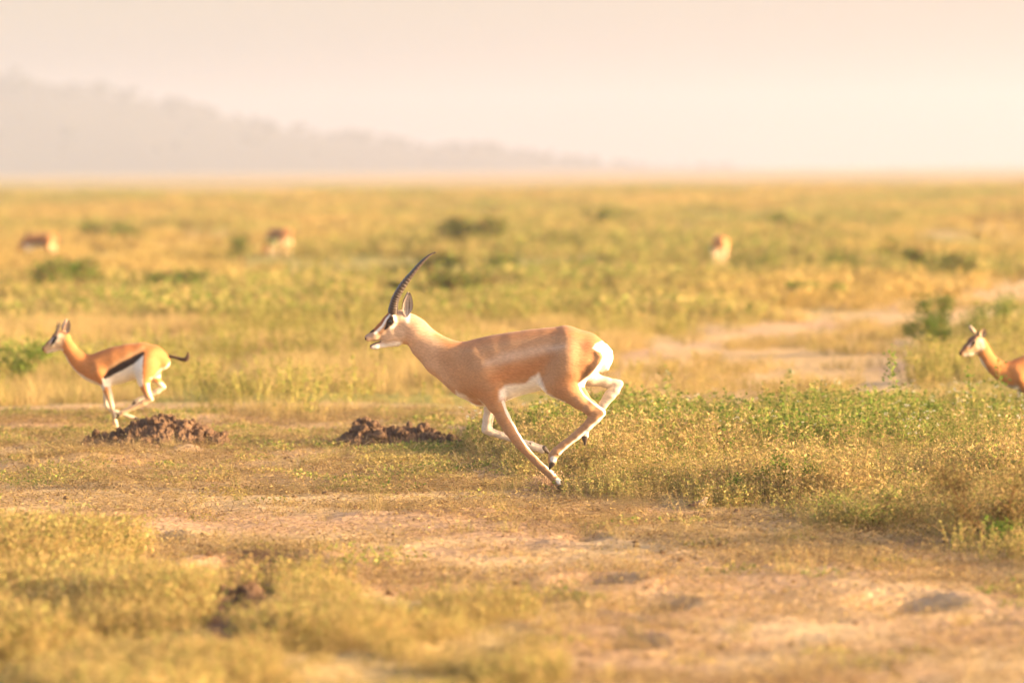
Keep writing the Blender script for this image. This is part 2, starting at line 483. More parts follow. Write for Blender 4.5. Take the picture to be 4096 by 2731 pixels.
def relax(V, F, w, iters):
    n = np.zeros(len(V))
    E = [(F[:, k], F[:, (k + 1) % 4]) for k in range(4)]
    for i, j in E: n += np.bincount(i, minlength=len(V)) + np.bincount(j, minlength=len(V))
    for _ in range(iters):
        a = np.zeros_like(V)
        for i, j in E:
            for d in range(3): a[:, d] += np.bincount(i, V[j, d], len(V)) + np.bincount(j, V[i, d], len(V))
        V = V + (a / n[:, None] - V) * (0.6 * w[:, None])
    return V

def normals(V, F):
    n = np.cross(V[F[:, 2]] - V[F[:, 0]], V[F[:, 3 if F.shape[1] > 3 else 1]] - V[F[:, 1 if F.shape[1] > 3 else 0]])
    N = np.zeros_like(V)
    for k in range(F.shape[1]):
        for d in range(3): N[:, d] += np.bincount(F[:, k], n[:, d], len(V))
    return N / (np.linalg.norm(N, axis=1, keepdims=True) + 1e-12)

class Frame:
    """turns (x, y, r) read off an enlarged crop into world points in the plane at distance depth"""
    def __init__(s, x0, y0, sc, depth): s.x0, s.y0, s.sc, s.depth = x0, y0, sc, depth
    def pt(s, x, y, dy=0.0): return P(s.x0 + x / s.sc, s.y0 + y / s.sc, s.depth) + np.array([0, dy, 0])
    def r(s, r): return r / s.sc / FPX * s.depth
    def back(s, V):
        W = V.copy(); W[:, 1] = s.depth
        px, py = to_px(W)
        return (px - s.x0) * s.sc, (py - s.y0) * s.sc

def chain(S, fr, pts, k=0.02, k0=None):
    """pts: (x, y, r, dy, sy)"""
    pts = [tuple(p) + (0.0, 1.0)[len(p) - 3:] if len(p) < 5 else p for p in pts]
    for n, (a, b) in enumerate(zip(pts[:-1], pts[1:])):
        S.add(fr.pt(a[0], a[1], a[3]), fr.pt(b[0], b[1], b[3]), fr.r(a[2]), fr.r(b[2]), (a[4] + b[4]) / 2, k0 if (k0 and n == 0) else k)

def tube(path, rad, seg=14, ring=None, cap=True):
    path = [np.asarray(p, float) for p in path]
    V, F = [], []; up = np.array([0, 1.0, 0])
    for i, p in enumerate(path):
        t = path[min(i + 1, len(path) - 1)] - path[max(i - 1, 0)]; t /= np.linalg.norm(t) + 1e-9
        a = np.cross(t, up); a /= np.linalg.norm(a) + 1e-9; b = np.cross(a, t)
        r = rad[i]
        for s in range(seg):
            th = 2 * math.pi * s / seg
            V.append(p + r * (math.cos(th) * a + math.sin(th) * b))
    for i in range(len(path) - 1):
        for s in range(seg):
            F.append([i * seg + s, i * seg + (s + 1) % seg, (i + 1) * seg + (s + 1) % seg, (i + 1) * seg + s])
    if cap:
        F.append(list(range(seg))[::-1]); F.append([(len(path) - 1) * seg + s for s in range(seg)])
    return np.array(V), F

def spline(ctrl, n):
    c = np.array([list(map(float, q)) for q in ctrl]); m = len(c)
    out = []
    for u in np.linspace(0, m - 1, n):
        i = min(int(u), m - 2); t = u - i
        p0, p1, p2, p3 = c[max(i - 1, 0)], c[i], c[i + 1], c[min(i + 2, m - 1)]
        out.append(0.5 * (2 * p1 + (p2 - p0) * t + (2 * p0 - 5 * p1 + 4 * p2 - p3) * t * t + (3 * p1 - p0 - 3 * p2 + p3) * t ** 3))
    return np.array(out)

def horn_mesh(ctrl, rings, amp, n=150):
    s = spline(ctrl, n); r = s[:, 3].copy(); u = np.linspace(0, 1, n)
    if rings:
        ph = (u ** 0.9) / 0.80 * rings
        saw = (ph % 1.0)
        r = r * (1 + amp * (saw ** 2 * 1.4 - 0.35) * (u < 0.80) * np.clip((0.84 - u) * 8, 0, 1))
    V, F = tube(s[:, :3], r, 16)
    me = mesh_np('horn', V, F); return me

def ear_mesh(base, tip, width, side, facing, col_in, col_edge, col_dark):
    base, tip, side, facing = [np.asarray(a, float) for a in (base, tip, side, facing)]
    nu, nv = 18, 15; V, C = [], []
    for i in range(nu):
        u = i / (nu - 1)
        wd = width * (math.sin(math.pi * (u * 0.93 + 0.035)) ** 0.75) * (1 - 0.35 * u) * (0.55 + 0.45 * min(1, u * 3 + .2))
        for j in range(nv):
            v = (j / (nv - 1) - 0.5) * 2
            p = base + (tip - base) * u + side * wd * v - facing * wd * 0.75 * (1 - v * v)
            V.append(p)
            st = abs(math.sin(v * 5.2 + u * 2.0)) ** 3 * (1 - abs(v)) * math.sin(math.pi * min(u * 1.15, 1))
            c = np.array(col_in) * (1 - st) + np.array(col_dark) * st
            e = sstep(0.72, 0.98, abs(v)); c = c * (1 - e) + np.array(col_edge) * e
            if u > 0.9: c = c * 0.5 + np.array(col_dark) * 0.5
            C.append(c)
    F = [[i * nv + j, i * nv + j + 1, (i + 1) * nv + j + 1, (i + 1) * nv + j] for i in range(nu - 1) for j in range(nv - 1)]
    return mesh_np('ear', V, F, np.array(C))

def hoof_mesh(a, b, ra, rb, h=0.0022):
    """two claws running from a (top) to b (tip)"""
    lo = np.minimum(a, b) - 0.045; hi = np.maximum(a, b) + 0.045
    S = Sdf(lo, hi, h)
    for sg in (-1, 1):
        o = np.array([0, sg * ra * 0.42, 0])
        S.add(a + o, b + o * 0.7, ra * 0.72, rb, 1.25, 0.002)
    V, F = S.mesh(1)
    return mesh_np('hoof', V, F)

M_HIDE = hide_mat('short_coat')
M_HIDE_T = hide_mat('rufous_coat', sheen=0.14, amt=0.12, scale=70)
M_HORN = solid_mat('horn_keratin', (0.095, 0.068, 0.052), rough=0.45, scale=60, amt=0.5, bump=0.5)
M_HOOF = solid_mat('hoof_keratin', (0.085, 0.06, 0.045), rough=0.55, scale=60, amt=0.4)
M_EYE = solid_mat('eye_dark', (0.008, 0.006, 0.005), rough=0.08, amt=0.1, bump=0, spec=0.8)

def sphere_mesh(name, c, r, sc=(1, 1, 1)):
    v, f = ICO3
    return mesh_np(name, v * r * np.array(sc) + np.asarray(c), f)

def lay(C, col, m):
    return C * (1 - m[:, None]) + np.array(col) * m[:, None]

# ------------------------------------------------------------------ the big gazelle (running left, long ringed horns)
def big_gazelle():
    global BEND
    D = DG
    BEND = (P(1400 + 400 / 1.508, 1500, D)[0], 0.27)
    A = Frame(1400, 960, 1.508, D)       # body crop
    H = Frame(1420, 980, 3.135, D)       # head crop
    L = Frame(1850, 1400, 2.613, D)      # legs crop
    root_loc = P(2245, 1965, D); root_loc[2] = float(gh(root_loc[0], D))
    root = empty('gazelle', root_loc.tolist(), 'large pale tan gazelle with long ringed horns leaping left in mid-stride', 'gazelle', 'gazelles on the plain')
    S = Sdf(P(1440, 1980, D) - np.array([0, .24, 0]), P(2500, 1180, D) + np.array([0.03, .24, 0]), 0.0042)
    # trunk
    chain(S, A, [(1490, 695, 92, 0, 1.0), (1410, 680, 132, 0, 1.02), (1300, 675, 155, 0, 1.12), (1190, 700, 172, 0, 1.22), (1090, 722, 182, 0, 1.22),
                 (990, 742, 188, 0, 1.22), (880, 772, 197, 0, 1.28), (790, 786, 188, 0, 1.30), (715, 780, 165, 0, 1.35), (650, 757, 132, 0, 1.4)], 0.02)
    # withers / back line / brisket
    chain(S, A, [(760, 650, 50, 0, 1.3), (900, 640, 60, 0, 1.1), (1100, 610, 60, 0, 1.0), (1300, 590, 72, 0, 1.0), (1430, 640, 82, 0, 1.0)], 0.03)
    chain(S, A, [(680, 880, 40, 0, 1.2), (790, 930, 56, 0, 1.2), (880, 940, 34, 0, 1.1)], 0.04)
    # neck
    chain(S, A, [(690, 760, 145, 0, 1.4), (600, 718, 112, 0, 1.45), (530, 672, 95, 0, 1.5), (460, 620, 84, 0, 1.5), (395, 555, 80, 0, 1.45), (355, 515, 74, 0, 1.35)], 0.03)
    chain(S, A, [(640, 810, 70, 0, 1.3), (520, 745, 58, 0, 1.3), (420, 655, 44, 0, 1.2)], 0.03)
    # shoulder and thigh muscle on both sides
    for sg in (-1, 1):
        chain(S, A, [(740, 700, 52, sg * .075), (800, 790, 70, sg * .098), (850, 880, 62, sg * .095), (880, 945, 44, sg * .085)], 0.045)
        chain(S, A, [(860, 930, 52, sg * .08), (780, 860, 55, sg * .09)], 0.04)
        chain(S, A, [(1330, 620, 75, sg * .065), (1300, 720, 108, sg * .085), (1270, 800, 84, sg * .10)], 0.04)
        chain(S, A, [(1440, 660, 70, sg * .06), (1400, 740, 78, sg * .078), (1340, 830, 62, sg * .09)], 0.04)
        chain(S, A, [(1290, 590, 30, sg * .09), (1310, 640, 24, sg * .115)], 0.05)
    # skin fold in front of the near thigh
    chain(S, A, [(1140, 815, 20, -.085), (1185, 860, 34, -.10), (1230, 890, 36, -.105)], 0.03)
    # head
    chain(S, H, [(560, 925, 105, 0, 1.05), (490, 935, 108, 0, 1.05), (440, 985, 112, 0, 1.25)], 0.012)
    chain(S, H, [(440, 990, 108, 0, 1.25), (350, 1060, 88, 0, 1.45), (255, 1128, 70, 0, 1.4), (168, 1162, 47, 0, 1.15)], 0.01)
    chain(S, H, [(560, 1090, 150, 0, 1.75), (480, 1130, 130, 0, 1.9), (420, 1165, 88, 0, 1.7)], 0.02)
    chain(S, H, [(500, 1185, 90, 0, 1.8), (370, 1236, 46, 0, 1.5), (270, 1266, 37, 0, 1.3), (216, 1275, 33, 0, 1.1)], 0.012)
    chain(S, H, [(600, 900, 85, 0, .95), (640, 1000, 90, 0, 1.1), (620, 1100, 120, 0, 1.5)], 0.02)
    for sg in (-1, 1):                                     # brow and eye socket
        chain(S, H, [(425, 925, 22, sg * .044), (470, 915, 24, sg * .046), (500, 945, 18, sg * .046)], 0.014)
    # limbs
    near_f, far_f, near_h, far_h = -.085, .095, -.135, .10
    chain(S, A, [(865, 930, 60, near_f), (880, 985, 54, near_f)], 0.03)
    chain(S, L, [(362, 560, 80, near_f), (425, 690, 72, near_f), (495, 810, 63, near_f), (556, 900, 54, near_f), (605, 968, 51, near_f)], 0.012)
    chain(S, L, [(605, 968, 51, near_f), (660, 1030, 43, near_f), (745, 1118, 39, near_f), (850, 1218, 39, near_f), (922, 1275, 44, near_f), (955, 1312, 40, near_f), (998, 1358, 43, near_f), (1012, 1378, 42, near_f)], 0.008)
    chain(S, L, [(310, 470, 74, far_f), (290, 600, 64, far_f), (268, 720, 54, far_f), (256, 800, 51, far_f), (252, 828, 51, far_f)], 0.014)
    chain(S, L, [(252, 826, 50, far_f), (300, 855, 43, far_f), (400, 886, 37, far_f), (540, 928, 35, far_f), (650, 965, 36, far_f), (715, 985, 42, far_f), (770, 1008, 40, far_f), (835, 1028, 44, far_f)], 0.008)
    chain(S, A, [(1290, 790, 110, -.09), (1255, 850, 78, -.10), (1310, 890, 66, -.115), (1355, 930, 48, -.125)], 0.035)
    chain(S, L, [(1110, 420, 104, -.11), (1205, 500, 82, -.125), (1305, 580, 60, near_h), (1385, 632, 50, near_h), (1436, 628, 41, near_h)], 0.015)
    chain(S, L, [(1225, 330, 30, -.09), (1260, 430, 22, -.115), (1350, 530, 18, near_h), (1440, 605, 22, near_h)], 0.035)
    chain(S, L, [(1436, 628, 41, near_h), (1380, 682, 52, near_h), (1295, 762, 50, near_h), (1180, 862, 44, near_h), (1050, 965, 42, near_h), (978, 1030, 48, near_h), (942, 1075, 46, near_h), (934, 1130, 45, near_h)], 0.01)
    chain(S, L, [(1345, 640, 38, near_h), (1330, 700, 36, near_h)], 0.02)
    chain(S, A, [(1380, 720, 100, .07), (1420, 780, 66, .09), (1450, 830, 46, .095)], 0.035)
    chain(S, L, [(1290, 270, 84, .09), (1380, 296, 66, far_h), (1500, 325, 54, far_h), (1590, 338, 47, far_h), (1630, 338, 40, far_h)], 0.012)
    chain(S, L, [(1630, 338, 40, far_h), (1585, 400, 54, far_h), (1535, 455, 58, far_h), (1460, 560, 46, far_h), (1385, 670, 40, far_h), (1310, 780, 38, far_h), (1264, 838, 45, far_h), (1272, 880, 44, far_h)], 0.01)
    for (x, y, d) in ((955, 1248, near_f), (705, 962, far_f), (988, 1055, near_h), (1240, 880, far_h)):
        S.add(L.pt(x, y, d - .008), L.pt(x + 4, y + 8, d - .012), 0.006, 0.005, 1, 0.004)
        S.add(L.pt(x, y, d + .008), L.pt(x + 4, y + 8, d + .012), 0.006, 0.005, 1, 0.004)
    V, F = S.mesh(2); bx, by = A.back(V)
    V = relax(V, F, sstep(0, -40, poly_field(bx, by, [(420, 480), (620, 560), (1300, 460), (1560, 540), (1580, 700), (1420, 830), (1230, 870), (1130, 760), (1060, 840), (900, 850), (870, 930), (760, 980), (560, 860), (400, 640)])), 60)
    N = normals(V, F)
    # coat colours
    ax, ay = A.back(V); hx_, hy_ = H.back(V); lx, ly = L.back(V)
    yy = V[:, 1] - D
    nz = (fbm(V[:, 0] * 30, V[:, 2] * 30, V[:, 1] * 30, octs=3, seed=41) - .5)
    def soft(d, e, n=14): return sstep(e, -e, d + nz * n)
    C = np.tile(np.array([0.48, 0.265, 0.13]), (len(V), 1))
    TAN, RUF, PALE, WHITE, DARK = (0.52, 0.30, 0.175), (0.47, 0.20, 0.075), (0.60, 0.42, 0.29), (0.86, 0.80, 0.70), (0.045, 0.028, 0.02)
    neck = poly_field(ax, ay, [(300, 400), (420, 430), (560, 600), (520, 700), (640, 880), (560, 870), (380, 720), (300, 600)])
    C = lay(C, (0.60, 0.385, 0.235), soft(neck, 60))
    top = sstep(0.55, 0.95, N[:, 2]) * sstep(600, 680, ax) * sstep(900, 750, ay)
    C = lay(C, RUF, top * .85)
    C = lay(C, RUF, soft(seg_field(ax, ay, [(520, 570, 10), (600, 622, 16), (700, 608, 16), (900, 570, 20), (1200, 525, 28), (1320, 520, 40), (1440, 560, 45), (1520, 610, 24)]), 32) * .95)
    C = lay(C, PALE, soft(seg_field(ax, ay, [(820, 735, 14), (920, 705, 30), (1060, 670, 28), (1200, 640, 20), (1290, 628, 10)]), 24) * .68)
    C = lay(C, RUF, soft(seg_field(ax, ay, [(870, 830, 30), (960, 790, 48), (1080, 770, 50), (1160, 720, 26), (1220, 690, 10)]), 34) * .75)
    C = lay(C, RUF, soft(seg_field(ax, ay, [(860, 960, 20), (880, 900, 24), (830, 930, 20), (760, 900, 20)]), 40) * .5)
    C = lay(C, RUF, soft(seg_field(ax, ay, [(1440, 640, 50), (1420, 740, 60), (1340, 850, 50), (1280, 860, 40)]), 50) * .7)
    belly = poly_field(ax, ay, [(640, 905), (720, 948), (812, 985), (850, 1040), (880, 1100), (895, 900), (935, 868), (1060, 850), (1100, 815), (1135, 792), (1160, 850), (1185, 905), (1250, 960), (1100, 1100), (640, 1000)])
    trunk_lo = (ay < 1010) & (ax > 600) & (ax < 1300)
    C = lay(C, WHITE, soft(belly, 14, 14) * trunk_lo * (np.abs(yy) < .16) * np.where(yy < -.03, sstep(975, 925, ay + (ax - 900) * .0), 1) * sstep(880, 915, ax + 40 * (ay > 960) + nz * 20 + 600 * (ax < 830)))
    C = lay(C, WHITE, sstep(-0.75, -0.95, N[:, 2]) * trunk_lo * (ay > 820))
    # rump patch and its dark edge
    C = lay(C, (0.035, 0.016, 0.007), soft(seg_field(ax, ay, [(1468, 664, 10), (1484, 696, 22), (1458, 752, 30), (1408, 802, 20), (1382, 836, 6)]), 18, 24) * .95)
    rump = poly_field(ax, ay, [(1452, 640), (1475, 615), (1530, 590), (1640, 590), (1640, 790), (1500, 800), (1410, 868), (1384, 872), (1372, 852), (1440, 800), (1498, 735), (1518, 690), (1505, 664), (1478, 652)])
    C = lay(C, WHITE, soft(rump, 6, 6))
    # inner faces of the limbs are white
    low = (ly > 470) | ((ax > 1390) & (ay > 770) & (yy > .03))
    low &= ~((ax > 1180) & (ax < 1420) & (ay < 960) & (yy < .05))
    low &= (ax > 790) & (ay > 770)
    inner = sstep(.1, .55, np.where(yy > 0, -N[:, 1], N[:, 1]))
    C = lay(C, WHITE, inner * low * .95)
    for pts in ([(1215, 330, 8), (1225, 380, 8), (1260, 440, 8), (1350, 520, 8), (1470, 600, 16), (1482, 640, 12), (1400, 712, 14), (1300, 800, 15), (1180, 905, 14), (1080, 985, 12), (1010, 1050, 9)],
                [(425, 520, 16), (470, 640, 18), (540, 760, 17), (600, 870, 14), (680, 990, 8), (780, 1090, 7), (880, 1190, 10), (960, 1270, 14)]):
        C = lay(C, WHITE, soft(seg_field(lx, ly, pts), 7, 5) * (yy < 0) * (ly > 200))
    C = lay(C, WHITE, soft(seg_field(lx, ly, [(1005, 1345, 22), (985, 1325, 18)]), 10) * (yy < 0))
    C = lay(C, WHITE, soft(seg_field(lx, ly, [(945, 1105, 34)]), 10) * (yy < 0))
    C = lay(C, (0.62, 0.52, 0.40), ((yy > .04) & ((ly > 540) | ((ax > 1400) & (ay > 780)))) * .85)  # far limbs' white dulled to cream, their shade put into the colour
    for (x, y) in ((955, 1248), (705, 962), (988, 1055), (1240, 880)):
        C = lay(C, DARK, soft(seg_field(lx, ly, [(x, y, 7), (x + 5, y + 8, 6)]), 4, 0))
    # head
    hd = (hx_ < 760) & (hy_ < 1400)
    side = np.abs(yy)
    C = lay(C, (0.62, 0.43, 0.28), soft(seg_field(hx_, hy_, [(560, 930, 110), (500, 1130, 130), (300, 1160, 80), (200, 1180, 60)]), 40) * hd)
    C = lay(C, WHITE, soft(seg_field(hx_, hy_, [(250, 1290, 40), (400, 1260, 30), (560, 1240, 30)]), 26, 20) * hd)
    C = lay(C, WHITE, soft(seg_field(hx_, hy_, [(660, 850, 30), (665, 950, 26)]), 22, 20) * hd)
    C = lay(C, WHITE, soft(seg_field(hx_, hy_, [(490, 880, 18), (515, 950, 18), (495, 1010, 20), (440, 1050, 16)]), 20, 14) * hd)
    C = lay(C, (0.38, 0.14, 0.045), soft(seg_field(hx_, hy_, [(400, 830, 40), (372, 920, 30), (310, 990, 28), (240, 1060, 26)]), 14, 10) * hd)
    C = lay(C, (0.42, 0.19, 0.08), soft(seg_field(hx_, hy_, [(400, 1030, 8), (340, 1085, 14), (300, 1120, 8)]), 16, 10) * hd * .8)
    C = lay(C, WHITE, soft(seg_field(hx_, hy_, [(440, 868, 8), (395, 925, 12), (350, 1010, 16), (250, 1105, 15)]), 8, 5) * hd * (side > .012))
    C = lay(C, DARK, soft(seg_field(hx_, hy_, [(460, 915, 28), (440, 965, 42), (410, 1010, 24), (375, 1055, 8)]), 8, 6) * hd * (side > .01))
    C = lay(C, DARK, soft(seg_field(hx_, hy_, [(195, 1085, 12), (225, 1072, 16)]), 12, 6) * hd)
    C = lay(C, (0.40, 0.30, 0.23), soft(seg_field(hx_, hy_, [(150, 1150, 34), (200, 1130, 28)]), 20, 6) * hd * .6)
    C = lay(C, DARK, soft(seg_field(hx_, hy_, [(128, 1178, 15), (122, 1165, 10)]), 6, 3) * hd)
    C = lay(C, (0.10, 0.06, 0.05), soft(seg_field(hx_, hy_, [(188, 1262, 10), (240, 1232, 14), (320, 1210, 8)]), 8, 3) * hd)
    C = lay(C, (0.25, 0.17, 0.12), soft(seg_field(hx_, hy_, [(150, 1215, 8), (220, 1205, 8), (300, 1185, 4)]), 9, 3) * hd * .8)
    part('body', mesh_np('body', V, F, np.clip(C, 0, 1)), M_HIDE, root, root_loc)
    # horns
    hc = [(478, 845, 66), (484, 790, 62), (500, 705, 56), (532, 628, 51), (582, 542, 49), (645, 452, 43), (712, 368, 35), (785, 280, 28), (855, 204, 23), (925, 136, 17), (1008, 84, 4)]
    for sg, dx in ((-1, 0), (1, -6)):
        ctrl = [np.append(H.pt(x + dx + (14 if i > 8 and sg > 0 else 0), y - (4 if sg > 0 else 0) + (14 if i > 9 and sg > 0 else 0), sg * (.034 + .055 * math.sin(i / 10 * 2.4))), H.r(r) * .87) for i, (x, y, r) in enumerate(hc)]
        part('horn', horn_mesh(ctrl, 21, 0.16), M_HORN, root, root_loc)
    for sg in (-1, 1):
        b = H.pt(648, 905, sg * .045); t = H.pt(684 - (0 if sg < 0 else 24), 592, sg * .085)
        part('ear', ear_mesh(b, t, 0.038, np.array([1, 0, 0.05]), np.array([-.25, sg * 1.0, 0]), (0.60, 0.52, 0.44), (0.20, 0.13, 0.09), (0.06, 0.04, 0.035)), M_HIDE, root, root_loc)
        part('eye', sphere_mesh('eye', H.pt(446, 958, sg * .0415), 0.0145), M_EYE, root, root_loc)
    # hooves
    for (a, b, dy) in (((1014, 1385), (1038, 1450), near_f), ((850, 1020), (898, 1060), far_f), ((933, 1148), (906, 1206), near_h), ((1272, 895), (1276, 968), far_h)):
        part('hoof', hoof_mesh(L.pt(*a, dy), L.pt(*b, dy), L.r(46), L.r(12)), M_HOOF, root, root_loc)
    # tail
    S = Sdf(P(2380, 1500, D) - .05, P(2470, 1350, D) + .06, 0.003)
    chain(S, A, [(1535, 630, 16, 0), (1562, 665, 15, -.006), (1560, 715, 14, -.012), (1540, 760, 16, -.012), (1515, 785, 6, -.01)], 0.01)
    V, F = S.mesh(2); ax, ay = A.back(V)
    C = np.tile(np.array([0.85, 0.78, 0.66]), (len(V), 1))
    C = lay(C, DARK, sstep(5, -2, seg_field(ax, ay, [(1556, 665, 2), (1552, 710, 4), (1535, 735, 3)])))
    part('tail', mesh_np('tail', V, F, C), M_HIDE, root, root_loc)
    return root

big_gazelle()
BEND = None

# ------------------------------------------------------------------ small gazelles (rufous, black flank band)
def small_gazelle(fr, J, loc, label, h=0.0055, horns=True, mat=None):
    D = fr.depth
    root = empty('gazelle', list(loc), label, 'gazelle', 'gazelles on the plain')
    allp = [p for k, c in J.items() if k.startswith(('leg', 'trunk', 'neck', 'muzzle', 'cranium')) and isinstance(c, list) for p in c]
    xs = [fr.pt(p[0], p[1])[0] for p in allp]; zs = [fr.pt(p[0], p[1])[2] for p in allp]
    S = Sdf([min(xs) - .13, D - .19, min(zs) - .1], [max(xs) + .13, D + .19, max(zs) + .16], h)
    chain(S, fr, J['trunk'], 0.02); chain(S, fr, J['neck'], 0.03)
    for key in ('cranium', 'muzzle', 'jaw'): chain(S, fr, J[key], 0.012)
    for sg in (-1, 1):
        chain(S, fr, [(x, y, r, sg * d) for x, y, r, d in J['shoulder']], 0.035)
        chain(S, fr, [(x, y, r, sg * d) for x, y, r, d in J['thigh']], 0.035)
    for key in ('leg_fn', 'leg_ff', 'leg_hn', 'leg_hf'):
        chain(S, fr, J[key], 0.008, 0.03)
    V, F = S.mesh(2); x, y = fr.back(V)
    tx = [p[0] for p in J['trunk']]
    V = relax(V, F, sstep(0, 60, x - min(tx)) * sstep(0, 60, max(tx) + 40 - x) * sstep(J['belly_y'] + 20, J['belly_y'] - 90, y), 30)
    N = normals(V, F); x, y = fr.back(V); yy = V[:, 1] - D
    nz = (fbm(V[:, 0] * 34, V[:, 2] * 34, V[:, 1] * 34, octs=3, seed=43) - .5)
    def soft(d, e, n=14): return sstep(e, -e, d + nz * n)
    RUF, WHITE, DARK = (0.50, 0.195, 0.055), (0.84, 0.76, 0.62), (0.035, 0.02, 0.015)
    C = np.tile(np.array([0.55, 0.225, 0.07]), (len(V), 1))
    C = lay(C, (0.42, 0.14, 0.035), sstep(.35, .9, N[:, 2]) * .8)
    bn = J['band']                                       # flank band, (x, y, half width)
    C = lay(C, (0.66, 0.42, 0.20), soft(seg_field(x, y, [(a, b - 62, w * .6) for a, b, w in bn]), 34) * .6)
    xs_ = np.array([p[0] for p in bn]); ys_ = np.array([p[1] for p in bn])
    below = y - np.interp(x, xs_, ys_)
    tr = (x > xs_[0] - 30) & (x < xs_[-1] + 10) & (y < J['belly_y'])
    C = lay(C, WHITE, sstep(0, 16, below) * tr)
    C = lay(C, DARK, soft(seg_field(x, y, bn), 9, 10))
    C = lay(C, WHITE, soft(poly_field(x, y, J['rump']), 10, 10))
    C = lay(C, WHITE, soft(seg_field(x, y, J['chest']), 14, 10))
    C = lay(C, WHITE, sstep(-.5, -.9, N[:, 2]) * (y < J['belly_y'] + 40) * (x > J['chest'][-1][0] - 40))
    low = (y > J['belly_y'] - 40)
    inner = sstep(.0, .5, np.where(yy > 0, -N[:, 1], N[:, 1]))
    C = lay(C, (0.70, 0.58, 0.42), np.maximum(inner, (yy > .03) * .9) * low)
    C = lay(C, (0.70, 0.52, 0.32), low * (yy < 0) * (1 - inner) * sstep(J['belly_y'], J['belly_y'] + 220, y) * .75)
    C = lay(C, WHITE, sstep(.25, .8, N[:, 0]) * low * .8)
    for pts, col, e in J['face']:
        C = lay(C, col, soft(seg_field(x, y, pts), e, 8))
    part('body', mesh_np('body', V, F, np.clip(C, 0, 1)), M_HIDE_T, root, loc)
    for (b, t, w_, sg) in J['ears']:
        part('ear', ear_mesh(fr.pt(*b, sg * .028), fr.pt(*t, sg * .05), w_, np.array([1, 0, .05]), np.array([-.3, sg, 0]), (0.62, 0.46, 0.32), (0.40, 0.24, 0.13), (0.07, 0.05, 0.04)), M_HIDE_T, root, loc)
    if horns:
        for sg in (-1, 1):
            ctrl = [np.append(fr.pt(a, b, sg * (.018 + .01 * i)), fr.r(r)) for i, (a, b, r) in enumerate(J['horn'])]
            part('horn', horn_mesh(ctrl, 7, 0.12, 50), M_HORN, root, loc)
    ex, ey, er = J['eye']
    for sg in (-1, 1):
        part('eye', sphere_mesh('eye', fr.pt(ex, ey, sg * J['eye_dy']), er), M_EYE, root, loc)
    for key in ('leg_fn', 'leg_ff', 'leg_hn', 'leg_hf'):
        a = J[key][-1]; tx, ty = J[key + '_tip']
        part('hoof', hoof_mesh(fr.pt(a[0], a[1], a[3]), fr.pt(tx, ty, a[3]), fr.r(a[2]) * 1.05, 0.006, 0.003), M_HOOF, root, loc)
    tp = spline([np.append(fr.pt(a, b, 0), fr.r(r)) for a, b, r in J['tail']], 24)
    Vt, Ft = tube(tp[:, :3], tp[:, 3], 10)
    part('tail', mesh_np('tail', Vt, Ft, np.tile(np.array([0.06, 0.03, 0.018]), (len(Vt), 1))), M_HIDE_T, root, loc)
    return root

